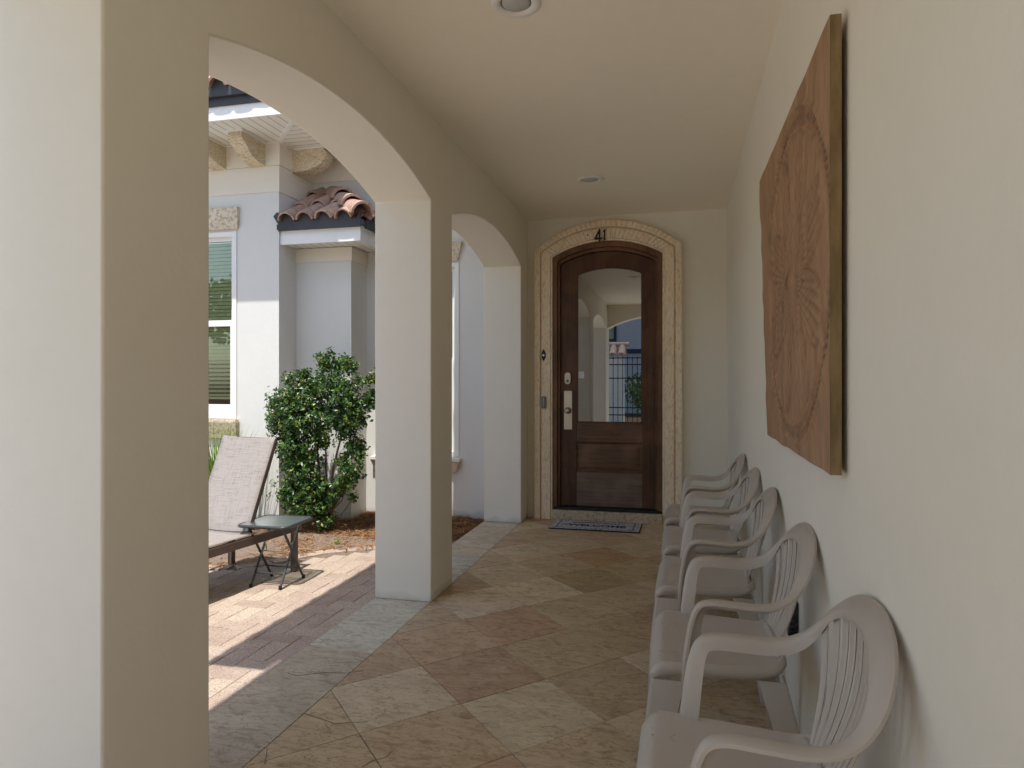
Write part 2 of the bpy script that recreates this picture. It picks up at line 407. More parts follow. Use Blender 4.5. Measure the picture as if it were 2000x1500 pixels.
# travertine floor: base slab, diamond tiles, border tiles
mb = MB().box(XO, XR, -1.1, YB, -.14, -.006); base = kind(mb.build('porch_slab', M['grout']), 'structure')
light, mid, warm, rose, olive, grey = (.47, .37, .245, 1), (.41, .31, .195, 1), (.37, .265, .16, 1), (.38, .255, .165, 1), (.29, .235, .13, 1), (.50, .43, .32, 1)
special = {(1, 8): (.385, .25, .135, 1), (1, 6): (.325, .25, .135, 1), (0, 3): (.38, .25, .16, 1), (0, 1): (.35, .24, .155, 1), (-1, -1): (.35, .235, .15, 1), (1, 0): (.45, .37, .25, 1),
           (2, 1): (.38, .285, .18, 1), (-1, 0): (.47, .38, .265, 1), (-1, 2): (.40, .285, .185, 1), (-2, 1): (.37, .265, .175, 1), (-1, 4): (.47, .38, .27, 1), (0, 5): (.50, .41, .275, 1),
           (-2, 5): (.34, .24, .15, 1), (1, 2): (.40, .30, .185, 1), (2, 3): (.39, .29, .175, 1), (1, 4): (.42, .33, .21, 1), (-1, 6): (.46, .37, .24, 1), (-2, 3): (.39, .295, .20, 1), (2, 5): (.42, .325, .205, 1), (2, 7): (.40, .31, .175, 1)}
def clip(poly, f):
    out = []
    for i in range(len(poly)):
        a, b = poly[i-1], poly[i]; fa, fb = f(a), f(b)
        if (fa < 0) != (fb < 0):
            t = fa/(fa-fb); out.append((a[0]+(b[0]-a[0])*t, a[1]+(b[1]-a[1])*t))
        if fb >= 0: out.append(b)
    return out
def mixc(a, b, t): return tuple(p+(q-p)*t for p, q in zip(a, b))
mb = MB(); rg = random.Random(11); hx, hy, g = .275, .2935, .0016
def tile(p):
    n = len(p)
    if n < 3: return
    area = abs(sum(p[i-1][0]*p[i][1]-p[i][0]*p[i-1][1] for i in range(n)))/2
    if area < .0006: return
    cx = sum(q[0] for q in p)/n; cy = sum(q[1] for q in p)/n
    dz = rg.uniform(-.0007, .0007)
    top = [(q[0]+(cx-q[0])*.006, q[1]+(cy-q[1])*.006, dz) for q in p]; bot = [(q[0], q[1], -.003) for q in p]
    mb.add(top+bot, [tuple(range(n))]+[(k, n+k, n+(k+1) % n, (k+1) % n) for k in range(n)])
BX = -1.348
for i in range(-4, 8):
    for j in range(-16, 16):
        if (i+j) % 2 == 0: continue
        cx, cy = -.81+hx*i, 2.474+hy*j
        p = [(cx-hx+g, cy), (cx, cy-hy+g), (cx+hx-g, cy), (cx, cy+hy-g)]
        for f in (lambda q: q[0]-BX-g, lambda q: XR-q[0], lambda q: YB-q[1], lambda q: q[1]+1.1): p = clip(p, f) if p else p
        mb.cur = special.get((i, j)) or mixc(rg.choice((light, mid, mid, warm)), rg.choice((mid, light, rose)), rg.random())
        if p: tile(p)
yb = [-1.1, -.75, -.4, .22, .85, 1.45, 2.02, 2.87, 3.48, 4.06, 4.62, 5.05, 5.62, YB]
bc = {2.02: (.38, .325, .25, 1), 2.87: (.44, .41, .34, 1), 3.48: (.42, .39, .33, 1), 1.45: (.37, .31, .24, 1)}
for a, b in zip(yb, yb[1:]):
    mb.cur = bc.get(a, rg.choice(((.43, .37, .28, 1), (.42, .39, .33, 1)))); tile([(XO, a+g), (BX-g, a+g-.03), (BX-g, b-g-.03), (XO, b-g)])
kind(mb.build('travertine_floor', M['trav'], attr=True), 'structure')

# cracks in the travertine: thin dark inlaid lines
mb = MB()
def crack(pts):
    for a, b in zip(pts, pts[1:]): mb.box(0, 1, -.0012, .0012, .0008, .0015, Matrix.Translation((*a, 0)) @ Matrix.Rotation(math.atan2(b[1]-a[1], b[0]-a[0]), 4, 'Z') @ Matrix.Diagonal((math.dist(a, b), 1, 1, 1)))
crack([(-1.345, 2.26), (-1.26, 2.24), (-1.20, 2.22), (-1.14, 2.245), (-1.09, 2.26)])
crack([(-1.34, 2.02), (-1.31, 1.97), (-1.29, 1.93)])
crack([(-.98, 1.99), (-.965, 2.03), (-.93, 2.06), (-.925, 2.10)])
crack([(-1.60, 2.56), (-1.55, 2.545), (-1.46, 2.60), (-1.36, 2.62), (-1.30, 2.66)])
kind(mb.build('floor_cracks', M['grout']), 'structure')

# herringbone patio
mb = MB(); W = .105; Z = -.022; gp = .0015
rg = random.Random(5)
def edge_y(x): # patio / bed border
    pts = [(-9, 3.9), (-3.6, 3.95), (-2.95, 4.06), (-2.8, 4.24), (-2.6, 4.55), (-2.42, 4.70), (-2.27, 4.80), (-1.68, 4.98)]
    for (a, ya), (b, yb_) in zip(pts, pts[1:]):
        if a <= x <= b: return ya+(yb_-ya)*(x-a)/(b-a)
    return 4
def brick(x0, x1, y0, y1, z=Z):
    dz = rg.uniform(-.0012, .0012); e = .0025
    x0 += gp; x1 -= gp; y0 += gp; y1 -= gp
    x1 = min(x1, XO-.002)
    if x1-x0 < .012: return
    vs = [(x0+e, y0+e, z+dz), (x1-e, y0+e, z+dz), (x1-e, y1-e, z+dz), (x0+e, y1-e, z+dz), (x0, y0, z+dz-e), (x1, y0, z+dz-e), (x1, y1, z+dz-e), (x0, y1, z+dz-e),
          (x0, y0, z-.03), (x1, y0, z-.03), (x1, y1, z-.03), (x0, y1, z-.03)]
    mb.add(vs, [(0, 1, 2, 3)]+[(a+k, b+k, b+(k+1) % 4, a+(k+1) % 4) for a, b in ((0, 4), (4, 8)) for k in range(4)])
ox, oy = -6.0, .6
for r in range(0, 50):
    for c in range(-60, 60):
        kx = r+4*c
        for (x0, y0, lx, ly) in ((kx, r, 2, 1), (kx+2, r-1, 1, 2)):
            X0, Y0 = ox+x0*W, oy+y0*W; X1, Y1 = X0+lx*W, Y0+ly*W
            if X1 < -5.2 or X0 > XO-.01 or Y0 < .6: continue
            xm = (X0+X1)/2
            lim = min(edge_y(X0), edge_y(min(X1, XO)))-.11
            if Y0 > lim-.03: continue
            brick(X0, X1, Y0, min(Y1, lim))
x = -5.2                                                    # soldier course at the bed
pts = [(-5.2, 3.92), (-3.6, 3.95), (-2.95, 4.06), (-2.8, 4.24), (-2.6, 4.55), (-2.42, 4.70), (-2.27, 4.80), (-1.685, 4.98)]
for (xa, ya), (xb, yb_) in zip(pts, pts[1:]):
    L = math.hypot(xb-xa, yb_-ya); n = max(1, round(L/.105)); t = Vector((xb-xa, yb_-ya, 0)).normalized(); q = Vector((-t.y, t.x, 0))
    for i in range(n):
        p = Vector((xa, ya, 0))+t*(i+.5)*L/n; hw = L/n/2-gp
        Mx = Matrix(((t.x, q.x, 0, p.x), (t.y, q.y, 0, p.y), (0, 0, 1, 0), (0, 0, 0, 1)))
        mb.box(-hw, hw, -.105, .0, Z-.03, Z+.002+rg.uniform(-.002, .002), Mx)
kind(mb.build('patio_paving', M['paver']), 'structure')
kind(MB().box(-5.3, XO-.003, .45, 5.1, -.12, Z-.007).build('bedding_sand', M['sand']), 'structure')
kind(MB().box(-12, XO-.004, -9, .45, -.12, Z-.010).box(-12, -5.3, .45, 5.1, -.12, Z-.010).box(XO-.004, 6, -9, -1.104, -.12, Z-.010).build('outer_paving', M['farpave']), 'structure')

# planting bed: straw mulch
mb = MB(); nx, ny = 70, 44
def bed_z(x, y): return -.045+.03*noise.noise((x*3, y*3, 1))+.012*noise.noise((x*14, y*14, 3))+.03*max(0, min(1, (y-5.2)/.8))
vs = []
for j in range(ny+1):
    for i in range(nx+1):
        X = -5.4+(XO+5.4)*i/nx; e = edge_y(max(X, -5.2))+.004; Y = e+(6.0-e)*j/ny
        vs.append((X, Y, bed_z(X, Y) if j else -.055))
mb.add(vs, [(j*(nx+1)+i, j*(nx+1)+i+1, (j+1)*(nx+1)+i+1, (j+1)*(nx+1)+i) for j in range(ny) for i in range(nx)])
kind(mb.build('planting_bed', M['soil'], smooth=60), 'structure')
mb = MB(); rg = random.Random(8)
for _ in range(15000):
    X = rg.uniform(-4.6, XO-.03); e = edge_y(max(X, -5.2)); Y = rg.uniform(e-.02, 5.98) if rg.random() < .97 else e-rg.uniform(0, .12)
    z = (bed_z(X, Y) if Y > e else Z)+rg.uniform(.002, .022); a = rg.uniform(0, math.pi); L = rg.uniform(.012, .045); w = rg.uniform(.0012, .004)
    d = Vector((math.cos(a), math.sin(a), rg.uniform(-.35, .35)))*L; s_ = Vector((-math.sin(a), math.cos(a), 0))*w; p = Vector((X, Y, z))
    mb.add([p-d-s_, p+d-s_*.6, p+d+s_*.6+Vector((0, 0, .001)), p-d+s_], [(0, 1, 2, 3)])
kind(mb.build('pine_straw_mulch', M['straw']), 'stuff')

# ------------------------------------------------------------------ house wing beyond the patio
house = thing('house', 'pale stucco house wing with stone corbels, sash windows and clay tiled eaves beyond the patio', 'house')
XA, YA, YM, YP = -3.47, 5.41, 6.0, 5.69     # wing corner, wing front, main wall front, chimney bump front
mb = MB()
WX0, WX1, WZ0, WZ1 = -4.86, -3.897, .895, 2.593
def front_wall(x0, x1, z0, z1, y0, y1, hole=None):
    if hole is None: mb.box(x0, x1, y0, y1, z0, z1); return
    a, b, c, d = hole
    mb.box(x0, a, y0, y1, z0, z1); mb.box(b, x1, y0, y1, z0, z1); mb.box(a, b, y0, y1, z0, c); mb.box(a, b, y0, y1, d, z1)
front_wall(-8, XA, -.15, 3.375, YA, YA+.2, (WX0, WX1, WZ0, WZ1))
mb.box(XA-.2, XA, YA+.2, YM+.06, -.15, 3.375)
BX0, BX1, BZ0, BZ1 = -2.95, -1.978, .54, 2.33
front_wall(XA, XO, -.15, 3.9, YM, YM+.2, (-2.80, BX1, BZ0, BZ1))
mb.box(XA, -2.91, YP, YM, -.15, 2.465)
mb.build('wall', M['outer'], house)
mb = MB().box(-8, XA+.014, YA-.014, YA, 3.16, 3.37).box(XA, XA+.014, YA, YM, 3.16, 3.37).box(-8, XA+.008, YA-.008, YA, 2.925, 3.157).box(XA, XA+.008, YA, YM, 2.925, 3.157)
mb.box(XA+.014, XO, YM-.014, YM, 3.16, 3.40); mb.box(XA, -2.91+.012, YP-.012, YP, 2.335, 2.46); mb.box(-2.91, -2.91+.012, YP, YM, 2.335, 2.46)
mb.build('frieze', M['trim'], house)

# windows
def window(x0, x1, z0, z1, yw, zm, blind=True):
    f = MB(); t = .045
    y0, y1 = yw-.012, yw+.06
    f.box(x0, x0+t, y0, y1, z0, z1).box(x1-t, x1, y0, y1, z0, z1).box(x0+t, x1-t, y0, y1, z1-t, z1).box(x0+t, x1-t, y0, y1, z0, z0+t)
    fr = f.build('window', M['white'], house, bevel=.003)
    s = MB(); a, b = x0+t, x1-t; yy = yw+.012
    s.box(a, b, yy, yy+.04, zm-.028, zm+.028)                                             # meeting rail
    s.box(a, a+.03, yy+.012, yy+.04, zm+.028, z1-t).box(b-.03, b, yy+.012, yy+.04, zm+.028, z1-t).box(a+.03, b-.03, yy+.012, yy+.04, z1-t-.035, z1-t)
    s.box(a, a+.035, yy, yy+.04, z0+t, zm-.028).box(b-.035, b, yy, yy+.04, z0+t, zm-.028).box(a+.035, b-.035, yy, yy+.04, z0+t, z0+t+.085)
    s.build('sash', M['white'], fr, bevel=.002)
    MB().box(a+.03, b-.03, yy+.024, yy+.028, zm+.028, z1-t-.035).box(a+.035, b-.035, yy+.018, yy+.022, z0+t+.085, zm-.028).build('pane', M['glassA'], fr)
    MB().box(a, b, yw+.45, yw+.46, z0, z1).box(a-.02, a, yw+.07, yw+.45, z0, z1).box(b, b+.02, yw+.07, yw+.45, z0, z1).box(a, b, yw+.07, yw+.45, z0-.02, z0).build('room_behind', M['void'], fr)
    if blind:
        bl = MB(); z = z1-.06; k_ = 0
        while z > z0+.20:
            op = z < 1.44
            lo, hi = (.011, .012) if op else (.0165, .0165)
            bl.add([(a+.01, yw+.082, z-lo), (b-.01, yw+.082, z-lo), (b-.01, yw+.100, z+hi), (a+.01, yw+.100, z+hi)], [(0, 1, 2, 3)])
            z -= .038 if op else .034
        for xx in (a+.14, b-.14): bl.bar((xx, yw+.080, z0+.2), (xx, yw+.080, z1-.05), .0015, .0015, (0, 1, 0))
        bl.box(a+.01, b-.01, yw+.080, yw+.100, z0+.175, z0+.195)
        bl.build('blind', M['blind'], fr)
    return fr
M['blind'] = simple('ivory_blind', (.86, .86, .68), .55, .3, var=.03)
wA = window(WX0, WX1, WZ0, WZ1, YA, 1.765)
wB = window(-2.80, BX1, BZ0, BZ1, YM, 1.42, False)
# lintels and sills
def flare(x0, x1, z0, z1, yw, top=True, c='coral', nm='lintel', fl=.0, d=.045):
    a = fl if top else 0; b = 0 if top else fl
    m = MB().add([(x0-b, yw-d*.6, z0), (x1+b, yw-d*.6, z0), (x1+b, yw, z0), (x0-b, yw, z0), (x0-a, yw-d, z1), (x1+a, yw-d, z1), (x1+a, yw, z1), (x0-a, yw, z1)],
                 [(0, 3, 2, 1), (4, 5, 6, 7), (0, 1, 5, 4), (1, 2, 6, 5), (2, 3, 7, 6), (3, 0, 4, 7)])
    return m.build(nm, M[c], house, bevel=.004)
flare(-4.89, -3.875, 2.612, 2.805, YA, True, 'coral', 'window_lintel', .01)
flare(-4.89, -3.875, .715, .868, YA, True, 'coral_mossy', 'window_sill', .005, .06)
MB().box(-4.88, -3.88, YA-.05, YA, .870, .889).build('sill_cap', M['coral'], house)
flare(-2.80, -1.985, 2.345, 2.52, YM, True, 'coral', 'window_lintel', .045)
flare(-2.80, -2.0, .40, .50, YM, True, 'coral', 'window_sill', .04, .07)
MB().box(-2.84, -1.955, YM-.08, YM, .502, .53).build('sill_cap', M['white'], house)

# corbels
def corbel(cx, cy, dx, dy, w=.14, s=1.0):
    prof = [(0, 0), (.340, 0), (.352, -.022), (.345, -.050), (.318, -.078), (.282, -.092), (.262, -.112), (.240, -.138), (.195, -.162), (.13, -.178), (.05, -.192), (0, -.195)]
    if s != 1: prof = [(0, 0), (.325, 0), (.350, -.03), (.356, -.065), (.345, -.10), (.310, -.135), (.25, -.165), (.18, -.185), (.10, -.196), (0, -.20)]
    n = 8; m = MB(); rings = []
    px, py = -dy, dx
    for k in range(n+1):
        o_ = -w/2+w*k/n
        ring = []
        for q, (a, b) in enumerate(prof):
            j = 0 if (b == 0 or a == 0) else noise.noise((a*25+cx, b*25, k*.9))*.012
            a2 = a+j
            ring.append((cx+dx*a2+px*o_, cy+dy*a2+py*o_, 3.352+b-j*.5))
        rings.append(ring)
    m.loft(rings)
    c = m.build('corbel', M['corbel'], house, smooth=50)
    MB().add([(cx+dx*a+px*b, cy+dy*a+py*b, z) for z in (3.353, 3.364) for a, b in ((0, -w/2-.012), (.37, -w/2-.012), (.37, w/2+.012), (0, w/2+.012))],
             [(0, 1, 2, 3), (4, 5, 6, 7), (0, 1, 5, 4), (1, 2, 6, 5), (2, 3, 7, 6), (3, 0, 4, 7)]).build('corbel_cap', M['white'], c)
for cx in (-3.67, -4.07, -4.47, -4.87): corbel(cx, YA, 0, -1)
for cy in (5.67, ): corbel(XA, cy, 1, 0, .14, 2)

# upper soffit, fascia
EX, EY, SZ = -2.93, 4.84, 3.366
MB().add([(-8, EY, SZ), (EX, EY, SZ), (XA, YA, SZ), (-8, YA, SZ)], [(0, 1, 2, 3)]).build('front_soffit', M['boardY'], house)
MB().add([(EX, EY, SZ), (EX, 5.48, SZ), (EX, 6.0, SZ), (XA, 6.0, SZ), (XA, YA, SZ)], [(0, 1, 2, 3, 4)]).build('side_soffit', M['boardX'], house)
MB().bar((XA, YA, SZ-.004), (EX, EY, SZ-.004), .035, .010).build('hip_trim', M['white'], house)
MB().box(XA, XA+.03, YA, 6.0, SZ-.012, SZ-.001).box(-8, XA+.0, YA-.03, YA, SZ-.012, SZ-.001).build('soffit_trim', M['white'], house)
MB().box(-8, EX+.02, EY-.02, EY, SZ-.01, SZ+.115).box(EX, EX+.02, EY, 5.46, SZ-.01, SZ+.115).box(EX+.02, XO, 5.46, 5.48, SZ-.01, SZ+.115).build('fascia', M['white'], house)
MB().box(EX+.02, XO, 5.48, 6.0, SZ, SZ+.02).build('main_soffit', M['boardY'], house)
MB().box(-8, EX+.045, EY-.035, EY-.02, SZ+.10, SZ+.235).box(EX+.02, EX+.045, EY-.02, 5.44, SZ+.10, SZ+.20).box(EX+.045, XO, 5.435, 5.46, SZ+.10, SZ+.20).build('flashing', M['flash'], house)

def tile_slope(name, x0, x1, yeave, z, pitch, rows, hipx=None, sp=.19, seed=1, hip_left=None, dirx=False, rr=.075):
    """barrels running up slope (towards +Y, or towards -X when dirx) from the eave"""
    m = MB(); cl = MB(); rg = random.Random(seed); ct, st = math.cos(pitch), math.sin(pitch)
    x = x0+sp/2
    while x < x1:
        for r in range(rows):
            s0 = r*.30-.02; s1 = s0+.36
            if hipx is not None:
                mx = abs(hipx-x)/ct
                if s0 > mx-.05: continue
                s1 = min(s1, mx)
            lift = .012*0+.018
            ja, jb = rg.uniform(-.012, .012), rg.uniform(-.008, .012)
            if not dirx:
                A = (x+ja, yeave+s0*ct, z+s0*st+lift+.010+jb); B = (x, yeave+s1*ct, z+s1*st+lift-.006)
            else:
                A = (yeave-s0*ct, x+ja, z+s0*st+lift+.010+jb); B = (yeave-s1*ct, x, z+s1*st+lift-.006)
            barrel(m, A, B, (0, 0, 1), rr+.008, rr-.008, 8, .014, 170)
        # pan
        for r in range(rows):
            s0 = r*.30; s1 = s0+.32
            if hipx is not None:
                mx = abs(hipx-x)/ct
                if s0 > mx-.08: continue
                s1 = min(s1, mx)
            if not dirx: A = (x+sp/2, yeave+s0*ct+.01, z+s0*st+.055); B = (x+sp/2, yeave+s1*ct, z+s1*st+.04)
            else: A = (yeave-s0*ct-.01, x+sp/2, z+s0*st+.055); B = (yeave-s1*ct, x+sp/2, z+s1*st+.04)
            if x+sp/2 < x1: barrel(m, A, B, (0, 0, -1), .062, .055, 6, .012, 150)
        x += sp
    o = m.build(name, M['tile'], house, smooth=40)
    # dark wavy closure under the tile ends
    n = int((x1-x0)/.01); top = []
    for i in range(n+1):
        u = x0+(x1-x0)*i/n; ph = ((u-x0-sp/2+sp/2) % sp)-sp/2
        hgt = math.sqrt(max(0, (rr-.006)**2-ph*ph)) if abs(ph) < rr-.006 else 0
        top.append((u, z+.026+hgt*.95))
    pol = [(x0, z-.05), (x1, z-.05)]+top[::-1]
    if not dirx: cl.prism(pol, lambda p: (p[0], yeave+.012, p[1]), lambda p: (p[0], yeave+.03, p[1]))
    else: cl.prism(pol, lambda p: (yeave-.012, p[0], p[1]), lambda p: (yeave-.03, p[0], p[1]))
    cl.build('tile_closure', M['flash'], o)
    return o
# upper roof of the wing and of the main house
tile_slope('roof_tiles', -5.6, EX+.02, EY-.078, SZ+.215, R(30), 4, EX+.06, seed=2)
tile_slope('roof_tiles', EX+.04, XO+.3, 5.40, SZ+.20, R(24), 2, seed=3)
MB().add([(-8, EY-.02, SZ+.20), (EX+.03, EY-.02, SZ+.20), (EX+.03, 5.4, SZ+.2), (-4.2, 6.6, SZ+.85), (-8, 6.6, SZ+.85), (XO+.5, 5.42, SZ+.2), (XO+.5, 8.4, SZ+1.4), (-4.2, 8.4, SZ+1.4), (-8, 8.4, SZ+1.4)],
         [(0, 1, 2, 3, 4), (2, 5, 6, 7, 3), (4, 3, 7, 8)]).build('roof_deck', M['flash'], house)

# small lower roof over the bump
LX, LY, LZ = -2.69, 5.43, 2.455
MB().box(XA+.001, LX, LY, LY+.02, LZ-.0, LZ+.135).box(LX-.02, LX, LY+.02, YM, LZ, LZ+.135).build('fascia', M['white'], house)
MB().box(XA+.001, LX+.014, LY-.014, LY, LZ+.120, LZ+.136).box(LX, LX+.014, LY, YM, LZ+.120, LZ+.136).build('fascia_bead', M['white'], house)
MB().box(XA+.001, LX-.02, LY+.02, YM, LZ+.012, LZ+.03).build('lower_soffit', M['boardY'], house)
mb = MB().box(XA-.015, LX+.04, LY-.03, LY-.016, LZ+.13, LZ+.175).box(LX+.016, LX+.03, LY-.016, YM, LZ+.13, LZ+.175)
mb.add([(XA-.05, LY-.03, LZ+.25), (XA-.01, LY-.032, LZ+.19), (XA+.02, LY-.032, LZ+.16), (XA+.02, LY-.03, LZ+.27), (XA-.015, LY-.03, LZ+.285)], [(0, 1, 2, 3, 4)])
mb.build('flashing', M['flash'], house, solid=.002)
P = R(33)
tile_slope('roof_tiles', XA+.0, LX+.02, LY-.048, LZ+.165, P, 3, LX+.02, sp=.185, seed=6)
tile_slope('roof_tiles', LY+.05, YM-.02, LX+.048, LZ+.165, P, 3, LY-.10, sp=.185, seed=9, dirx=True)
h0 = Vector((LX+.04, LY-.04, LZ+.195)); hd = Vector((-math.cos(P), math.cos(P), math.sin(P)))
mb = MB()
for i in range(3):
    a = h0+hd*(i*.235-.02); b = h0+hd*(i*.235+.30)
    b.z -= .012; a.z += .03
    if b.y > YM: b = a+(b-a)*((YM-a.y)/(b.y-a.y))
    barrel(mb, a, b, (0, 0, 1), .108, .085, 10, .02, 185)
mb.build('hip_caps', M['tile'], house, smooth=40)
MB().add([(XA, LY, LZ+.165), (LX, LY, LZ+.165), (LX, YM, LZ+.165), (XA-.0, YM, LZ+.165+.57*math.tan(P)), (LX-.57, YM, LZ+.165+.57*math.tan(P))], [(0, 1, 4, 3), (1, 2, 4)]).build('roof_deck', M['flash'], house)

# ------------------------------------------------------------------ door
door = thing('front_door', 'arched dark mahogany door with a tall mirror-like glass pane and raised lower panel', 'door', (-.628, YB, 0))
def wx(x): return x+.628
def yd(y): return y-YB
def band(mb_, x0, x1, zs, rise, t, y0, y1, zb, n=28, t2=None):
    """arched frame (inverted U) of thickness t inside x0..x1"""
    outer = [(x0, zb)]+arch(x0, x1, zs, rise, n)+[(x1, zb)]
    inner = [(x0+t, zb)]+arch(x0+t, x1-t, zs-(t2 or t)*.93+.0, rise*.92, n)+[(x1-t, zb)]
    m_ = len(outer); rings = [[(wx(p[0]), yd(yy), p[1]) for p in ring] for ring, yy in ((outer, y0), (inner, y0), (inner, y1), (outer, y1))]
    vs = [p for r_ in rings for p in r_]; fs = []
    for a in range(4):
        b = (a+1) % 4
        fs += [(a*m_+k_, a*m_+k_+1, b*m_+k_+1, b*m_+k_) for k_ in range(m_-1)]
    fs += [(0, m_, 2*m_, 3*m_), (m_-1, 2*m_-1, 3*m_-1, 4*m_-1)]
    mb_.add(vs, fs); return inner
mb = MB()
band(mb, DX0+.001, DX1-.001, 2.344, .128, .038, YB-.020, YB+.16, .09)
band(mb, DX0+.039, DX1-.039, 2.3085, .1175, .022, YB+.012, YB+.16, .09)
mb.build('door_frame', M['woodFr'], door, smooth=30, bevel=.003)
sx0, sx1 = DX0+.062, DX1-.062           # slab
y0, y1 = YB+.045, YB+.09
gx0, gx1, gz0 = -.904, -.32, .862
ztop = arch(sx0, sx1, 2.285, .106)
gin = arch(gx0, gx1, 2.200, .058)
# stiles + top rail as one piece around the pane
outer = [(sx0, .115)]+ztop+[(sx1, .115)]; inner = [(gx0, .115)]+gin+[(gx1, .115)]
mb = MB(); m_ = len(outer)
rings = [[(wx(p[0]), yd(yy), p[1]) for p in rr_] for rr_, yy in ((outer, y0), (inner, y0), (inner, y1), (outer, y1))]
vs = [p for r_ in rings for p in r_]; fs = []
for a in range(4):
    b = (a+1) % 4; fs += [(a*m_+k_, a*m_+k_+1, b*m_+k_+1, b*m_+k_) for k_ in range(m_-1)]
fs += [(0, m_, 2*m_, 3*m_), (m_-1, 2*m_-1, 3*m_-1, 4*m_-1)]
mb.add(vs, fs); mb.build('door_leaf', M['wood'], door, smooth=30, bevel=.003)
mb = MB().box(wx(gx0), wx(gx1), yd(y0+.001), yd(y1), .69, gz0); mb.build('middle_rail', M['woodH'], door, bevel=.003)
mb = MB().box(wx(gx0), wx(gx1), yd(y0+.001), yd(y1), .115, .418); mb.build('bottom_rail', M['woodF'], door, bevel=.003)
# raised panel
mb = MB(); a0, a1, b0, b1 = gx0, gx1, .418, .69
def rectring(d, y): return [(wx(a0+d), yd(y), b0+d), (wx(a1-d), yd(y), b0+d), (wx(a1-d), yd(y), b1-d), (wx(a0+d), yd(y), b1-d)]
mb.loft([rectring(0, y0+.002), rectring(.012, y0+.018), rectring(.024, y0+.018), rectring(.05, y0+.007), rectring(.055, y0+.0055)], caps=False)
mb.add(rectring(.055, y0+.0055), [(0, 1, 2, 3)])
mb.build('door_panel', M['woodH'], door)
gl = [(gx0, gz0)]+gin+[(gx1, gz0)]
MB().prism(gl, lambda p: (wx(p[0]), yd(y0+.018), p[1]), lambda p: (wx(p[0]), yd(y0+.024), p[1])).build('pane', M['glassD'], door)
mb = MB(); band(mb, gx0, gx1, 2.200, .058, .012, y0+.004, y0+.0175, gz0); mb.box(wx(gx0), wx(gx1), yd(y0+.004), yd(y0+.0175), gz0, gz0+.012)
mb.build('glazing_bead', M['wood'], door)
# dim hall behind the pane
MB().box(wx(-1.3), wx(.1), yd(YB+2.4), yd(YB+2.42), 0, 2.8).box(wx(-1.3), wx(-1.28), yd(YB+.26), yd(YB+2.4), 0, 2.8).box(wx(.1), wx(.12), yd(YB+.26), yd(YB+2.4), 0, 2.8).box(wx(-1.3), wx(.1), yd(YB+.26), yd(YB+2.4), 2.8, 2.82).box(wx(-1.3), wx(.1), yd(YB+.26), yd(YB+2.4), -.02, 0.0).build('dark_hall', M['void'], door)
MB().box(wx(DX0+.002), wx(DX1-.002), yd(YB-.035), yd(YB+.10), .090, .112).build('door_sill', M['black'], door)
# lever plate, knob, deadbolt
mb = MB().box(wx(-1.018), wx(-.942), yd(y0-.008), yd(y0), .800, 1.150); hp = mb.build('handle_plate', M['nickel'], door, bevel=.003)
def disc(cx, cz, r, ya, yb, nm, m, par, rz=1.0, n=20, dome=0):
    rings = [[(wx(cx)+r*s_*math.cos(2*math.pi*i/n), yd(yy), cz+r*rz*s_*math.sin(2*math.pi*i/n)) for i in range(n)] for yy, s_ in ((ya, 1), (yb, 1), (yb-dome*.6, .75), (yb-dome, .35))][:4 if dome else 2]
    return MB().loft(rings).build(nm, m, par, smooth=40)
disc(-.980, .972, .030, y0-.008, y0-.014, 'knob_rose', M['brown_metal'], hp)
disc(-.980, .972, .013, y0-.014, y0-.040, 'knob_neck', M['nickel'], hp)
disc(-.980, .972, .025, y0-.038, y0-.052, 'door_knob', M['nickel'], hp, dome=.016)
# oblong deadbolt
n = 10; ring = [(math.cos(R(18*i))*.029, .026+math.sin(R(18*i))*.029) for i in range(11)]+[(math.cos(R(180+18*i))*.029, -.026+math.sin(R(180+18*i))*.029) for i in range(11)]
db = MB().prism(ring, lambda p: (wx(-.982)+p[0], yd(y0), 1.262+p[1]), lambda p: (wx(-.982)+p[0], yd(y0-.022), 1.262+p[1])).build('deadbolt', M['nickel'], door, smooth=40, bevel=.004)
disc(-.982, 1.238, .012, y0-.022, y0-.026, 'keyhole', M['brown_metal'], db)
M['pale_square'] = simple('pale_square_tone', (.62, .64, .70), .5, .3, var=.05)
MB().box(wx(-.900), wx(-.838), yd(y0+.0150), yd(y0+.0168), 1.262, 1.325).build('pale_square', M['pale_square'], door)  # small pale square just in front of the pane

# stone surround
sur = thing('stone_door_surround', 'carved cream coral stone architrave framing the arched front door', 'door surround', (-.628, YB, 0))
SX0, SX1, SS, SRT = -1.272, .018, 2.405, .243
def sband(xo0, xo1, zs, rs, xi0, xi1, zi, ri, y0_, nm, m, zb=0.):
    outer = [(xo0, zb)]+arch(xo0, xo1, zs, rs, 40)+[(xo1, zb)]; inner = [(xi0, zb)]+arch(xi0, xi1, zi, ri, 40)+[(xi1, zb)]
    m_ = len(outer); rings = [[(wx(p[0]), yd(yy), p[1]) for p in r_] for r_, yy in ((outer, YB), (outer, y0_), (inner, y0_), (inner, YB))]
    vs = [p for r_ in rings for p in r_]; fs = []
    for a in range(3): fs += [(a*m_+k_, a*m_+k_+1, (a+1)*m_+k_+1, (a+1)*m_+k_) for k_ in range(m_-1)]
    fs += [(0, m_, 2*m_, 3*m_), (m_-1, 2*m_-1, 3*m_-1, 4*m_-1)]
    return MB().add(vs, fs).build(nm, m, sur, smooth=30, bevel=.004)
IN = (DX0, DX1, 2.345, .129); OUT = (SX0, SX1, SS, SRT)
def at_(t): return tuple(lerp(a, b, t) for a, b in zip(OUT, IN))
def sb(t0, t1, y, nm, m=None):
    A, B = at_(t0), at_(t1); return sband(A[0], A[1], A[2], A[3], B[0], B[1], B[2], B[3], y, nm, m or M['coralD'])
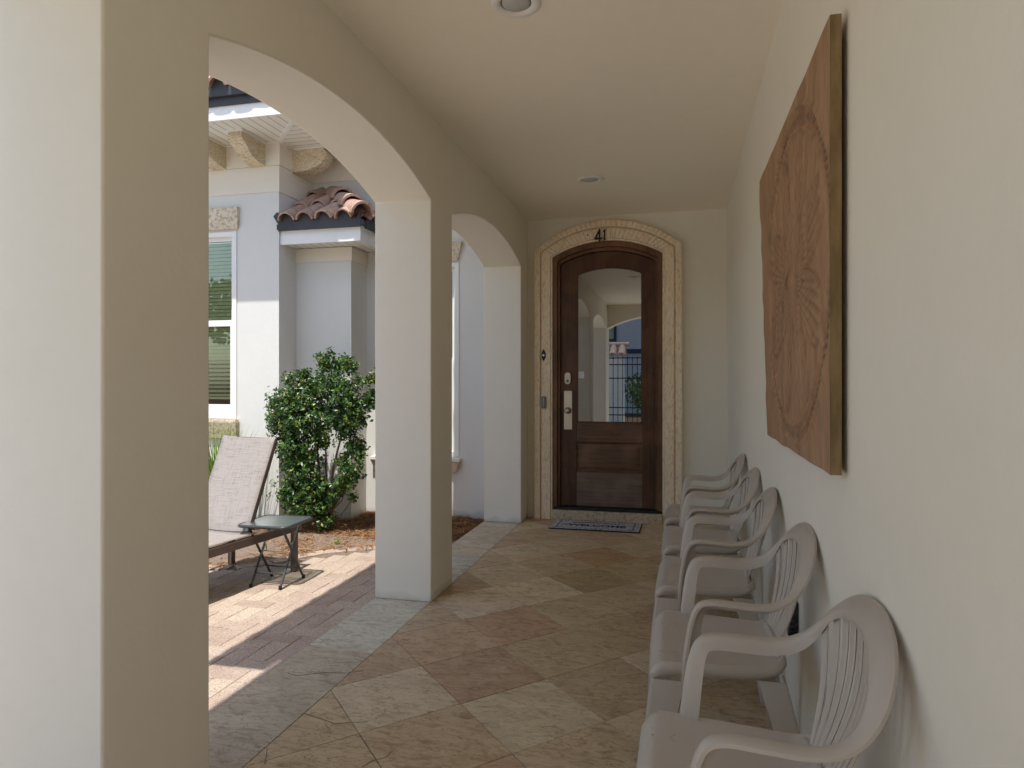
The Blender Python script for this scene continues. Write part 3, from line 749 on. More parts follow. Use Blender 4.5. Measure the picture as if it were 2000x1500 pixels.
sb(0, .33, YB-.062, 'outer_moulding'); sb(.332, .40, YB-.040, 'groove'); sb(.402, .90, YB-.052, 'inner_band'); sb(.902, 1, YB-.040, 'inner_bead')
# radial chisel lines on the arch: shallow narrow ribs
mb = MB(); A, B = at_(.02), at_(.90)
ao = arch(*A, 60); bi = arch(*B, 60); rg = random.Random(3)
for i in range(2, 59):
    if i % 2: continue
    p, q = ao[i], bi[i]; w = .006
    yy = YB-.0635
    t1_, t2_ = .30, .40
    pm = (lerp(p[0], q[0], .34), lerp(p[1], q[1], .34)); pn = (lerp(p[0], q[0], .44), lerp(p[1], q[1], .44))
    for (a_, b_, yv) in ((p, pm, YB-.0625), (pn, q, YB-.0525)):
        mb.bar((wx(a_[0]), yd(yv), a_[1]), (wx(b_[0]), yd(yv), b_[1]), w*rg.uniform(.6, 1.3), .0035, (0, 1, 0))
mb.build('arch_fluting', M['coral'], sur)
MB().box(wx(DX0+.001), wx(DX1-.001), yd(YB-.058), yd(YB+.10), .0005, .088).build('threshold', M['thresh'], sur, bevel=.004)

# house number
def text_obj(body, name, size, loc, rot, m, ext=.004, shear=0, par=None, sx=1.0, bold=0):
    cu = bpy.data.curves.new(name, 'FONT'); cu.body = body; cu.size = size; cu.extrude = ext; cu.shear = shear; cu.align_x = 'CENTER'; cu.resolution_u = 4; cu.offset = bold; cu.space_character = 1.0
    t = bpy.data.objects.new(name+'_tmp', cu); col.objects.link(t)
    dg = bpy.context.evaluated_depsgraph_get(); me = bpy.data.meshes.new_from_object(t.evaluated_get(dg)); me.name = name
    bpy.data.objects.remove(t); me.materials.clear(); me.materials.append(m)
    o_ = bpy.data.objects.new(name, me); col.objects.link(o_); o_.location = loc; o_.rotation_euler = rot; o_.scale = (sx, 1, 1)
    if par is not None: o_.parent = par
    return o_
# numerals modelled as strokes
num = thing('house_number', 'black wrought numerals reading 41 on the stone arch over the door', 'house number', (-.685, YB-.0535, 2.50))
mb = MB()
mb.prism([(-.048, -.012), (-.002, .072), (.006, .070), (.006, .058), (-.030, -.004), (-.004, -.004), (.012, -.008), (.020, .004), (.022, -.012), (.012, -.020), (-.04, -.020)], lambda p: (p[0], 0, p[1]), lambda p: (p[0], -.012, p[1]))
mb.prism([(-.006, .070), (.006, .068), (.006, -.03), (-.002, -.056), (-.007, -.052), (-.005, -.03)], lambda p: (p[0]-.001, .001, p[1]), lambda p: (p[0]-.001, -.013, p[1]))
mb.build('numeral_four', M['black'], num)
mb = MB().prism([(.028, .052), (.050, .072), (.048, .04), (.047, -.012), (.058, -.022), (.046, -.026), (.034, -.036), (.036, -.02), (.038, .04)], lambda p: (p[0], 0, p[1]), lambda p: (p[0], -.012, p[1]))
mb.build('numeral_one', M['black'], num)
disc_o = MB().tube([(-.105, 0, .025), (-.105, -.006, .025)], .006, 10).build('screw_head', M['black'], num)

# bell push and keypad on the left stone jamb
bell = thing('doorbell', 'small black lozenge doorbell with a white button on the stone jamb', 'doorbell', (-1.186, YB-.053, 1.469))
MB().prism([(0, .055), (.016, .025), (.020, 0), (.016, -.025), (0, -.055), (-.016, -.025), (-.020, 0), (-.016, .025)], lambda p: (p[0], 0, p[1]), lambda p: (p[0], -.010, p[1])).build('bell_plate', M['black'], bell, bevel=.002)
MB().tube([(0, -.010, 0), (0, -.016, 0)], .010, 14).build('button', M['white'], bell, smooth=40)
M['bluegrey'] = simple('bluegrey_metal', (.16, .19, .22), .4, .5, .3)
kp = thing('door_lockbox', 'slim blue-grey key box on the stone jamb below the doorbell', 'lock box', (-1.183, YB-.053, 1.045))
MB().box(-.021, .021, -.018, 0, -.05, .055).build('box_body', M['bluegrey'], kp, bevel=.006)
MB().tube([(0, -.022, -.035), (0, -.026, .0), (0, -.022, .035)], .006, 8).build('pull', M['nickel'], kp, smooth=40)

# door mat
mat = thing('door_mat', 'grey fibre door mat printed WELCOME in front of the door', 'door mat', (-.690, 5.785, 0), R(-.6))
MB().box(-.375, .375, -.17, .17, .0015, .010).build('mat_backing', M['rubber'], mat)
MB().box(-.370, .370, -.165, .165, .0102, .016).build('mat_pile', M['mat'], mat, bevel=.002)
M['print'] = simple('dark_print', (.035, .04, .06), .95, .1, var=.3, scale=60)
mb = MB()
for a_ in (-.318, .318): mb.box(a_-.004, a_+.004, -.150, .150, .0165, .0172)
for b_ in (-.150, .150): mb.box(-.322, .322, b_-.003, b_+.003, .0174, .0180)
mb.build('border_print', M['print'], mat)
text_obj('WELCOME', 'lettering', .10, (.01, -.065, .0168), (0, 0, 0), M['print'], .0004, 0, mat, 1.0, .0035)
def swag(x0, x1, y0, amp, n, seed, nm):
    g_ = random.Random(seed); pts_ = []; bot_ = []
    for i in range(n+1):
        x = lerp(x0, x1, i/n); y = y0+amp*math.sin(math.pi*i/n); w = .003+(.011 if i % 2 else .002)*g_.uniform(.6, 1.2)
        pts_.append((x, y+w)); bot_.append((x+g_.uniform(-.004, .004), y-w))
    pol_ = pts_+bot_[::-1]
    MB().prism(pol_, lambda p: (p[0], p[1], .0166), lambda p: (p[0], p[1], .0173)).build(nm, M['print'], mat)
swag(-.20, .20, .055, .030, 26, 4, 'leaf_swag_print'); swag(-.29, -.19, -.045, .018, 10, 6, 'leaf_sprig_print')

# recessed lights
M['bulb'] = simple('frosted_lamp', (.50, .50, .48), .35, .4, var=.03)
def can(loc, label):
    t = thing('recessed_light', label, 'ceiling light', loc, 0, 'recessed ceiling lights')
    n = 36; prof = [(.095, 0), (.096, -.006), (.090, -.011), (.078, -.012), (.066, -.008), (.060, .0)]
    rings = [[(r*math.cos(2*math.pi*i/n), r*math.sin(2*math.pi*i/n), z) for i in range(n)] for r, z in prof]
    MB().loft(rings, caps=False).build('trim_ring', M['white'], t, smooth=50)
    prof = [(.0595, -.001), (.0575, -.003), (.056, -.001), (.0545, -.004), (.045, -.009), (.032, -.013), (.014, -.0145), (.003, -.015)]
    rings = [[(r*math.cos(2*math.pi*i/n), r*math.sin(2*math.pi*i/n), z) for i in range(n)] for r, z in prof]
    MB().loft(rings[:3], caps=False).build('inner_ring', M['dark_metal'], t, smooth=50)
    MB().loft(rings[3:]).build('lamp', M['bulb'], t, smooth=50)
    return t
L1 = can((-.62, 2.583, ZC-.0005), 'larger-looking round recessed light cut off at the top of the photo')
L2 = dup(L1, (-.632, 4.95, ZC-.0005), 0, 'round recessed light on the ceiling in front of the front door')

# ------------------------------------------------------------------ carved panel on the side wall
art = thing('carved_panel', 'large brown carved wooden panel with beaded ring and sunburst, hung on the side wall', 'wall art', (.36, 2.43, 1.55))
ya0, ya1, za0, za1 = 1.765-2.43, 3.13-2.43, 1.00-1.55, 2.10-1.55
NY, NZ = 250, 220; cy0, cz0, rw, rh = -.115, -.01, .585, .50
def relief(y, z):
    u, w = (y-cy0)/rw, (z-cz0)/rh; r = math.hypot(u, w); th = math.atan2(w, u); h = 0
    if r < .90:
        pet = 8; ph = (th*pet/(2*math.pi)) % 1.0; lobe = abs(ph-.5)*2
        rad = .40+.46*(1-lobe**2.2)
        flutes = .5+.5*math.cos(th*64)
        inside = 1/(1+math.exp((r-rad)*40))
        h += .004*flutes*inside*min(1, r/.15)*(.4+r) + .005*inside*(1-r*.6)
        h += .0035*math.exp(-((r-rad)/.035)**2)
        th2 = th+math.pi/pet; ph2 = (th2*pet/(2*math.pi)) % 1.0; rad2 = .20+.22*(1-(abs(ph2-.5)*2)**2)
        h += .003*math.exp(-((r-rad2)/.03)**2)
        h += .010*math.exp(-(r/.075)**2)-.014*math.exp(-((u-.0)/.018)**2-((w-.02)/.05)**2)
    h += .006*math.exp(-((r-.905)/.016)**2)+.006*math.exp(-((r-1.03)/.018)**2)
    if .92 < r < 1.02: h += .006*(math.sin(th*58)**2)*math.exp(-((r-.967)/.032)**2)-.002
    groove_shade = 1-.70*max(0, 1-abs(r-.967)/.050)*(1-.7*math.sin(th*58)**2)  # recess shade painted into the tint: ring, flutes and petal edges darkened
    if r < .90: groove_shade *= 1-.30*inside*(1-flutes)**2*min(1, r/.12)*(.35+.65*noise.noise((y*5, z*5, 9))**2*4 if False else 1)*.8-.20*math.exp(-((r-rad-.045)/.022)**2)-.14*math.exp(-((r-rad2-.04)/.02)**2)
    groove_shade = max(.25, groove_shade)
    h = h*1.5+.0030*noise.noise((y*3.2, z*14, 2))+.0022*noise.noise((y*30, z*7, 5))
    e = min(1, (y-ya0)/.05, (za1-z)/.04, (z-za0)/.04)
    return h*max(0, e), groove_shade
mb = MB(); vs = []; tints = []
for j in range(NZ+1):
    for i in range(NY+1):
        v_ = j/NZ; u_ = i/NY
        y = lerp(ya0, ya1+lerp(-.06, .03, v_), u_)+ (.010*noise.noise((v_*9, 0, 7)) if i == NY else 0); z = lerp(za0, za1, v_)
        z += .012*(u_-.5)*0+(.006*noise.noise((u_*7, v_*2, 3)) if j in (0, NZ) else 0)
        wx_ = -.012+lerp(0, .012, u_)*(1-v_)-lerp(0, .010, u_)*v_
        hh, gshade = relief(y, z); hole = math.exp(-(((y-cy0)/.022)**2+((z-cz0-.01)/.030)**2))
        gshade *= 1-.8*hole; vs.append((wx_-hh, y, z)); tints.append((gshade, gshade, gshade*.97, 1))
mb.add(vs, [(j*(NY+1)+i, j*(NY+1)+i+1, (j+1)*(NY+1)+i+1, (j+1)*(NY+1)+i) for j in range(NZ) for i in range(NY)])
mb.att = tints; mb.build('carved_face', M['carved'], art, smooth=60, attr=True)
ring = [0*(NY+1)+i for i in range(NY+1)]+[j*(NY+1)+NY for j in range(1, NZ+1)]+[NZ*(NY+1)+i for i in range(NY-1, -1, -1)]+[j*(NY+1) for j in range(NZ-1, 0, -1)]
fr = [vs[i] for i in ring]; n = len(fr)
bk = [(.014, p[1], p[2]) for p in fr]
MB().add([(p[0]+.0005, p[1], p[2]) for p in fr]+bk, [(k_, n+k_, n+(k_+1) % n, (k_+1) % n) for k_ in range(n)]+[tuple(range(n, 2*n))]).build('panel_edge', M['panel_edge'], art)
for q in ((-.45, .30), (.38, .30), (-.03, -.45)): MB().box(.0145, .0275, q[0], q[0]+.07, q[1], q[1]+.06).build('hanger', M['dark_metal'], art)

# ------------------------------------------------------------------ outlet with dark blotched cover
sk = thing('wall_socket', 'dark blotched weatherproof socket low on the wall between the two nearest chairs', 'socket', (XR, 2.50, .425))
k = NT('blotched_cover'); v = k.coord(scale=(1, 1, 2)); k.base(k.ramp(k.noise(v, 38, 4, .7), [(.40, (.012, .012, .013)), (.55, (.03, .03, .035)), (.66, (.14, .14, .15))])).rough(.45, .5); M['blotch'] = k.m
MB().prism([(-.045, .055), (.03, .062), (.046, .045), (.046, -.03), (.0, -.075), (-.02, -.078), (-.045, -.03)], lambda p: (-.0005, p[0], p[1]), lambda p: (-.030, p[0]*.92, p[1]*.94)).build('cover', M['blotch'], sk, bevel=.005)
MB().box(-.036, -.0305, -.02, .02, -.018, .028).build('flap', M['dark_metal'], sk, bevel=.002)

# ------------------------------------------------------------------ plastic armchairs
def crom(pts, n):
    out = []; P_ = [pts[0]]+pts+[pts[-1]]
    for i in range(1, len(P_)-2):
        for k_ in range(n):
            t = k_/n; out.append(tuple(.5*((2*b)+(-a+c)*t+(2*a-5*b+4*c-d)*t*t+(-a+3*b-3*c+d)*t**3) for a, b, c, d in zip(P_[i-1], P_[i], P_[i+1], P_[i+2])))
    out.append(tuple(pts[-1])); return out
def make_chair(label):
    t = thing('plastic_armchair', label, 'chair', (0, 0, 0), 0, 'plastic armchairs in a row along the side wall')
    pl = M['plastic']
    # rim: x, y, z, nx, ny, nz, width, droop
    half = [(-.140, .222, .300, -1, .1, .05, .030, .044), (-.134, .226, .400, -1, .1, .05, .032, .044), (-.122, .234, .500, -1, .1, .10, .034, .042), (-.110, .239, .560, -.95, .1, .30, .036, .038),
            (-.092, .243, .597, -.7, .08, .75, .038, .034), (-.058, .246, .612, -.2, .05, 1, .040, .032), (.010, .250, .611, 0, .03, 1, .042, .031), (.070, .252, .609, -.03, .03, 1, .042, .031), (.120, .250, .618, -.25, .08, 1, .042, .030),
            (.156, .240, .642, -.45, .15, .9, .044, .026), (.183, .216, .679, -.58, .2, .8, .050, .020), (.201, .178, .716, -.66, .2, .74, .057, .014), (.214, .124, .746, -.7, .12, .72, .061, .012), (.221, .062, .762, -.72, .05, .7, .063, .012)]
    full = [tuple([*h]) for h in half]+[(.224, 0, .766, -.72, 0, .7, .064, .012)]+[(h[0], -h[1], h[2], h[3], -h[4], h[5], h[6], h[7]) for h in reversed(half)]
    pts = crom(full, 5); rings = []
    for i, p in enumerate(pts):
        a = Vector(pts[max(0, i-1)][:3]); b = Vector(pts[min(len(pts)-1, i+1)][:3]); T = (b-a).normalized(); N = Vector(p[3:6]); N = (N-T*N.dot(T)).normalized(); Wd = T.cross(N)
        w, c = p[6], Vector(p[:3]); O = Wd; sk_ = p[7]; h_ = w/2
        out_ = [(-h_, -.010), (-h_+.001, -.003), (-h_+.006, 0), (-h_*.3, .0015), (h_*.3, .001), (h_-.010, -.001), (h_-.003, -.005), (h_, -.012), (h_+.002, -sk_*.6-.006), (h_+.003, -sk_)]
        in_ = [(h_-.002, -sk_), (h_-.003, -sk_*.6-.006), (h_-.006, -.013), (h_-.012, -.007), (0, -.005), (-h_+.007, -.006), (-h_+.004, -.010)]
        ring = [c+O*q[0]+N*q[1] for q in out_+in_]
        rings.append(ring)
    MB().loft(rings).build('arm_frame', pl, t, smooth=50)
    # seat
    mb = MB(); NU, NV = 22, 24; grid = []
    for j in range(NV+1):
        v_ = j/NV; x = lerp(-.218, .150, v_)
        hw = lerp(.232, .185, v_**1.1)
        if v_ < .06: hw -= (.06-v_)**1.4*.9
        if v_ > .90: hw -= (v_-.90)**2*3.2
        for i in range(NU+1):
            u = -1+2*i/NU
            z = .412-.016*(1-u*u)*math.sin(math.pi*min(1, v_*1.05))+.008*abs(u)**3
            z -= .030*max(0, 1-v_/.10)**2; z -= .004*v_
            z += .022*max(0, (v_-.88)/.12)**2
            grid.append((x, u*hw, z))
    idx = lambda i, j: j*(NU+1)+i
    fs = [(idx(i, j), idx(i+1, j), idx(i+1, j+1), idx(i, j+1)) for j in range(NV) for i in range(NU)]
    loop = [idx(i, 0) for i in range(NU+1)]+[idx(NU, j) for j in range(1, NV+1)]+[idx(i, NV) for i in range(NU-1, -1, -1)]+[idx(0, j) for j in range(NV-1, 0, -1)]
    base_ = len(grid); c0 = Vector((-.03, 0, 0))
    sk1 = []; sk2 = []
    for q in loop:
        p = Vector(grid[q]); d = Vector((p.x-c0.x, p.y, 0)).normalized(); a_ = p+d*.006; a_.z -= .008; b_ = p+d*.008; b_.z = p.z-(.034 if p.x < .10 else .024); sk1.append(tuple(a_)); sk2.append(tuple(b_))
    n = len(loop); vs = grid+sk1+sk2
    fs += [(loop[k_], loop[(k_+1) % n], base_+(k_+1) % n, base_+k_) for k_ in range(n)]+[(base_+k_, base_+(k_+1) % n, base_+n+(k_+1) % n, base_+n+k_) for k_ in range(n)]
    seat = MB().add(vs, fs).build('seat', pl, t, smooth=55, solid=.005)
    # embossed zigzag near the front corners
    for sg in (-1, 1):
        mb = MB()
        for r_ in range(3):
            zz = [(-.190+.020*r_+(.008 if q % 2 else -.008), sg*(.190-.016*q), .4085+.0026*(1-q*.12)) for q in range(6)]
            mb.tube(zz, .0009, 5)
        mb.build('seat_embossing', pl, seat)
    # back slats
    rimpt = lambda y_: min(pts, key=lambda p: abs(p[1]-y_)+(0 if p[0] > .165 and p[2] > .65 else 9))
    mb = MB(); ns = 10
    for q in range(ns):
        s_ = -1+2*q/(ns-1)
        top = rimpt(s_*.200); T_ = Vector((top[0]-.004, s_*.200, top[2]-.018)); B_ = Vector((.134, s_*.088, .424))
        rings = []
        for e in range(15):
            f_ = e/14; c = B_.lerp(T_, f_); c.x += .030*math.sin(math.pi*f_)**1.0*(1-.25*abs(s_)); c.x -= .012*abs(s_)*math.sin(math.pi*f_)
            w = lerp(.0150, .0285, f_**.95)*(.9 if abs(s_) > .85 else 1); dy = Vector((-.30*s_, 1, 0)).normalized(); nn = Vector((-1, -.30*s_, .25)).normalized()
            tw = .0025
            rings.append([c-dy*w*.5, c+nn*.0028-dy*w*.38, c+nn*.0028+dy*w*.38, c+dy*w*.5, c-nn*.003+dy*w*.38, c-nn*.003-dy*w*.38])
        mb.loft(rings)
    bs = mb.build('back_slats', pl, t, smooth=35)
    # lower solid part where slats meet the seat
    rings = []
    for q in range(17):
        s_ = -1+2*q/16; x = .134+.004*(1-s_*s_)
        rings.append([(x-.004, s_*.150, .395), (x-.003, s_*.142, .440+.012*(1-s_*s_)), (x+.005, s_*.142, .440+.012*(1-s_*s_)), (x+.006, s_*.150, .395)])
    MB().loft(rings).build('back_base', pl, bs, smooth=50)
    # legs (L channels)
    def leg(tp, bt, lx, ly, sx_, sy_, curve=0.0):
        rings = []; th = .005
        for e in range(9):
            f_ = e/8; c = Vector(tp).lerp(Vector(bt), f_); c.x += curve*math.sin(math.pi*f_); a_ = lerp(lx[0], lx[1], f_); b_ = lerp(ly[0], ly[1], f_)
            r_ = .010
            poly_ = [(r_*.3, r_*.3), (r_, 0), (a_, 0), (a_+.004, .006), (a_, th*1.2), (r_, th), (th, r_), (th*1.2, b_), (.004, b_+.003), (0, b_), (0, r_)]
            rings.append([(c.x+sx_*p[0], c.y-sy_*p[1], c.z) for p in poly_])
        return MB().loft(rings).build('leg', pl, t, smooth=45)
    for sg in (1, -1):
        leg((-.221, sg*.2365, .372), (-.250, sg*.250, 0), (.095, .055), (.060, .036), 1, sg, -.006)
        leg((.150, sg*.216, .385), (.222, sg*.240, 0), (.075, .045), (.055, .032), -1, sg, .008)
    # side rail under the arm between post and rear leg
    return t
chairs = [(1.475, 'nearest plastic armchair in the row, its seat cut off by the bottom of the photo'), (2.235, 'second nearest plastic armchair, beside the dark wall socket'),
          (2.990, 'middle plastic armchair of the five along the wall'), (3.680, 'plastic armchair second from the front door'), (4.400, 'farthest plastic armchair, next to the stone door surround')]
CX = .133
c0 = make_chair(chairs[0][1]); c0.location = (CX, chairs[0][0], 0)
for i, (y, lab) in enumerate(chairs[1:]): dup(c0, (CX+(.004, -.003, .003, 0)[i], y, 0), R((.6, -.8, 1.0, -.5)[i]), lab)

# ------------------------------------------------------------------ lounger
lg = thing('sun_lounger', 'brown framed sun lounger with a pale woven sling and raised back on the patio', 'sun lounger', (-2.772, 3.70, -.02), R(-7))
W2 = .262; ZL = .315; RL = 1.22; ang = R(66); BL = .605
mb = MB()
for s_ in (-1, 1):
    mb.bar((s_*W2, -RL, ZL-.028), (s_*W2, .42, ZL-.028), .028, .052)
for y in (-RL+.02, .40, -.45): mb.bar((-W2, y, ZL-.034), (W2, y, ZL-.034), .03, .03)
mb.build('frame', M['brown_metal'], lg, bevel=.004)
for s_ in (-1, 1):
    for y in (-RL+.16, .36): MB().bar((s_*W2, y, ZL-.05), (s_*(W2+.0), y, .0), .036, .036, (0, 1, 0)).build('leg', M['brown_metal'], lg, bevel=.004)
mb = MB(); 
bt = Vector((0, math.cos(ang), math.sin(ang)))
WB = .203
for s_ in (-1, 1): mb.bar((s_*WB, 0, ZL+.005), Vector((s_*WB, 0, ZL+.005))+bt*BL, .022, .03, (0, -1, 1))
mb.bar(Vector((-WB, 0, ZL))+bt*BL, Vector((WB, 0, ZL))+bt*BL, .022, .03, (0, -1, 1))
mb.bar((-WB+.03, .03, ZL+.02), (WB-.03, .03, ZL+.02), .02, .02)
mb.bar((-.15, .22, ZL-.03), Vector((-.15, 0, ZL))+bt*.30, .012, .012, (0, 1, 0)).bar((.05, .22, ZL-.03), Vector((.05, 0, ZL))+bt*.30, .012, .012, (0, 1, 0))
mb.build('back_frame', M['brown_metal'], lg, bevel=.003)
def sling(w, pts_, nm):
    rows = []; K = 10
    for (y, z) in pts_: rows.append([(-w+2*w*i/K, y, z-.010*(1-(-1+2*i/K)**2)) for i in range(K+1)])
    m = MB(); n_ = K+1; m.add([p for r_ in rows for p in r_], [(j*n_+i, j*n_+i+1, (j+1)*n_+i+1, (j+1)*n_+i) for j in range(len(rows)-1) for i in range(K)])
    return m.build(nm, M['sling'], lg, smooth=60, solid=.005)
pp = [(-RL+i*(RL)/14, ZL+.012) for i in range(15)]
sling(W2+.012, pp, 'seat_sling')
sling(WB+.010, [(-.012, ZL+.014)]+[(math.cos(ang)*BL*i/12*1.0-.012*math.sin(ang), math.sin(ang)*BL*i/12+ZL+.022) for i in range(13)]+[(math.cos(ang)*BL+.012, math.sin(ang)*BL+ZL+.02)], 'back_sling')

# ------------------------------------------------------------------ folding side table
tb = thing('folding_side_table', 'small square glass topped folding table with grey metal legs on the pavers', 'side table', (-2.435, 3.765, -.02), R(2))
def rr(w, r, z, n=5):
    out = []
    for cx_, cy_, a0 in ((w-r, w-r, 0), (-w+r, w-r, 90), (-w+r, -w+r, 180), (w-r, -w+r, 270)):
        out += [(cx_+r*math.cos(R(a0+90*i/n)), cy_+r*math.sin(R(a0+90*i/n)), z) for i in range(n+1)]
    return out
HT = .378
MB().tube(rr(.163, .035, HT), .0095, 8, True).build('rim', M['dark_metal'], tb, smooth=60)
p1, p2 = rr(.156, .03, HT+.002), rr(.156, .03, HT+.007)
MB().loft([p1, p2]).build('glass_top', M['glassT'], tb)
def uframe(x, ya, yb_, nm):
    pts_ = [(-x, yb_, HT-.012), (-x, ya, .012), (-x, ya, .006)]
    mb = MB()
    for s_ in (-1, 1): mb.tube([(s_*x, yb_, HT-.014), (s_*x, ya, .004)], .0078, 8)
    mb.tube([(-x, lerp(ya, yb_, .20), lerp(.004, HT, .20)), (x, lerp(ya, yb_, .20), lerp(.004, HT, .20))], .006, 8)
    mb.tube([(-x, yb_, HT-.014), (x, yb_, HT-.014)], .0078, 8)
    o_ = mb.build('leg_frame', M['dark_metal'], tb, smooth=50)
    for s_ in (-1, 1): MB().tube([(s_*x, ya, .0), (s_*x, ya+(.004 if yb_ > ya else -.004), .02)], .0105, 8).build('foot_cap', M['rubber'], o_, smooth=40)
uframe(.098, -.120, .118, 'a'); uframe(.112, .135, -.118, 'b')
MB().tube([(-.113, .005, .195), (.113, .005, .195)], .004, 6).tube([(-.10, .04, .25), (-.05, -.02, .20), (.05, -.02, .20), (.10, .04, .25)], .0035, 6).build('cross_rod', M['nickel'], tb, smooth=40)

# ------------------------------------------------------------------ bush
bush = thing('holly_bush', 'tall dense green holly bush leaning against the house wall', 'bush', (-2.98, 5.25, -.03))
rg = random.Random(21)
blobs = [ # x, z, r   (world x, y about 5.2)
 (-3.25, 1.02, .14), (-3.17, 1.18, .12), (-3.02, 1.12, .15), (-2.86, 1.25, .12), (-2.80, 1.36, .085), (-2.90, 1.40, .06), (-2.70, 1.36, .05), (-2.66, 1.40, .032), (-2.72, 1.14, .12), (-2.58, 1.04, .10), (-2.50, 1.13, .06), (-2.46, 1.25, .04), (-2.56, 1.24, .05), (-2.47, 1.05, .07),
 (-3.28, .85, .11), (-3.15, .92, .15), (-2.98, .92, .16), (-2.80, .98, .16), (-2.64, .90, .11), (-3.22, .68, .12), (-3.07, .70, .15), (-2.92, .76, .10), (-2.72, .80, .06),
 (-3.20, .50, .12), (-3.05, .50, .14), (-3.22, .30, .12), (-3.06, .30, .15), (-3.15, .16, .11), (-3.00, .16, .10), (-2.95, .36, .09), (-2.90, .22, .07), (-2.80, .32, .06), (-2.70, .40, .08), (-2.61, .45, .055), (-2.56, .55, .04), (-2.68, .52, .06), (-2.68, .26, .035), (-2.90, .06, .08), (-2.76, .58, .06), (-2.60, .64, .07), (-2.66, .70, .08), (-3.33, 1.05, .05), (-3.31, .96, .06), (-3.10, 1.27, .05), (-3.21, 1.27, .04), (-2.96, .02, .05), (-3.36, .92, .04), (-3.40, 1.02, .03), (-2.93, 1.44, .035), (-2.62, 1.37, .03), (-2.43, 1.31, .025), (-2.50, 1.27, .03), (-3.05, 1.30, .04), (-2.84, 1.46, .03)]
mb = MB(); tw = MB()
for (bx, bz, br_) in blobs:
    by = 5.20+rg.uniform(-.07, .07); c = Vector((bx, by, bz))
    cnt = int(3800*br_**1.9*4.6*2.7)
    for sp_ in range(max(6, int(cnt/9))):
        d = Vector((rg.gauss(0, 1), rg.gauss(0, 1), rg.gauss(0, 1))).normalized(); rad = br_*1.05*rg.random()**.40*(1+.40*noise.noise(c*9+d*2.5))
        sc_ = c+Vector((d.x*rad, d.y*rad*1.25, d.z*rad))
        for l_ in range(9):
            p = sc_+Vector((rg.gauss(0, .016), rg.gauss(0, .016), rg.gauss(0, .016)))
            nrm = (d*.9+Vector((rg.gauss(0, .6), rg.gauss(0, .6)-.2, rg.gauss(0, .6)+.5))).normalized()
            t_ = nrm.orthogonal().normalized(); t_ = (Matrix.Rotation(rg.uniform(0, 6.28), 3, nrm) @ t_); s_ = nrm.cross(t_)
            L = rg.uniform(.009, .023); w = L*rg.uniform(.45, .62); cup = nrm*L*.22
            mb.add([p-t_*L, p-t_*L*.2+s_*w+cup, p+t_*L, p-t_*L*.2-s_*w+cup, p-t_*L*.1], [(0, 4, 1), (1, 4, 2), (2, 4, 3), (3, 4, 0)])
def limb(a, b, r0, r1, seed):
    g_ = random.Random(seed); a, b = Vector(a), Vector(b); pts_ = [a.lerp(b, i/7)+Vector((g_.gauss(0, .014), g_.gauss(0, .014), g_.gauss(0, .01)))*(1 if 0 < i < 7 else 0) for i in range(8)]
    tw.tube(pts_, [lerp(r0, r1, i/7) for i in range(8)], 7)
mb.build('foliage', M['leaf'], bush)
root = (-2.97, 5.28, -.06)
for i, (bx, bz, r_) in enumerate([(-2.70, 1.15, .016), (-2.55, 1.05, .014), (-3.0, 1.2, .014), (-3.2, 1.0, .014), (-2.62, .66, .010), (-2.60, .45, .009), (-3.2, .5, .010), (-2.84, 1.3, .012), (-2.62, .26, .008)]):
    limb(root, (bx, 5.2, bz), r_, .004, 50+i)
tw.build('branches', M['bark'], bush, smooth=60)
for ch in bush.children: ch.location = -Vector(bush.location)

# grass clump at the left behind the lounger
gc = thing('ornamental_grass', 'clump of long green strap leaves behind the lounger under the window', 'grass plant', (-3.74, 4.98, -.03))
rg = random.Random(31); mb = MB()  # strap leaves
for _ in range(420):
    a = rg.uniform(0, 6.28); L = rg.uniform(.55, 1.0); lean = rg.uniform(.1, .6); b0 = Vector((rg.gauss(0, .05), rg.gauss(0, .05), 0)); d = Vector((math.cos(a), math.sin(a), 0)); w = rg.uniform(.004, .008); s_ = Vector((-d.y, d.x, 0))
    vs = []
    for i in range(7):
        f_ = i/6; p = b0+d*(L*lean*f_**1.7)+Vector((0, 0, L*(f_-.35*lean*f_**2.5))); ww = w*(1-f_**2)+.0006; vs += [p-s_*ww, p+s_*ww]
    mb.add(vs, [(2*i, 2*i+1, 2*i+3, 2*i+2) for i in range(6)])
mb.build('blades', M['blade'], gc)
# little weed
wd = MB(); rg = random.Random(3)
for _ in range(60):
    a = rg.uniform(0, 6.28); p = Vector((rg.gauss(0, .03), rg.gauss(0, .03), rg.uniform(.005, .05))); d = Vector((math.cos(a), math.sin(a), rg.uniform(0, .8))).normalized()*rg.uniform(.008, .016); s_ = d.cross(Vector((0, 0, 1))).normalized()*.006
    wd.add([p-d, p+s_, p+d, p-s_], [(0, 1, 2, 3)])
o = wd.build('weed', M['blade']); o.location = (-2.60, 4.83, -.045); tag(o, 'small bright green weed sprouting from the mulch at the paver edge', 'weed')

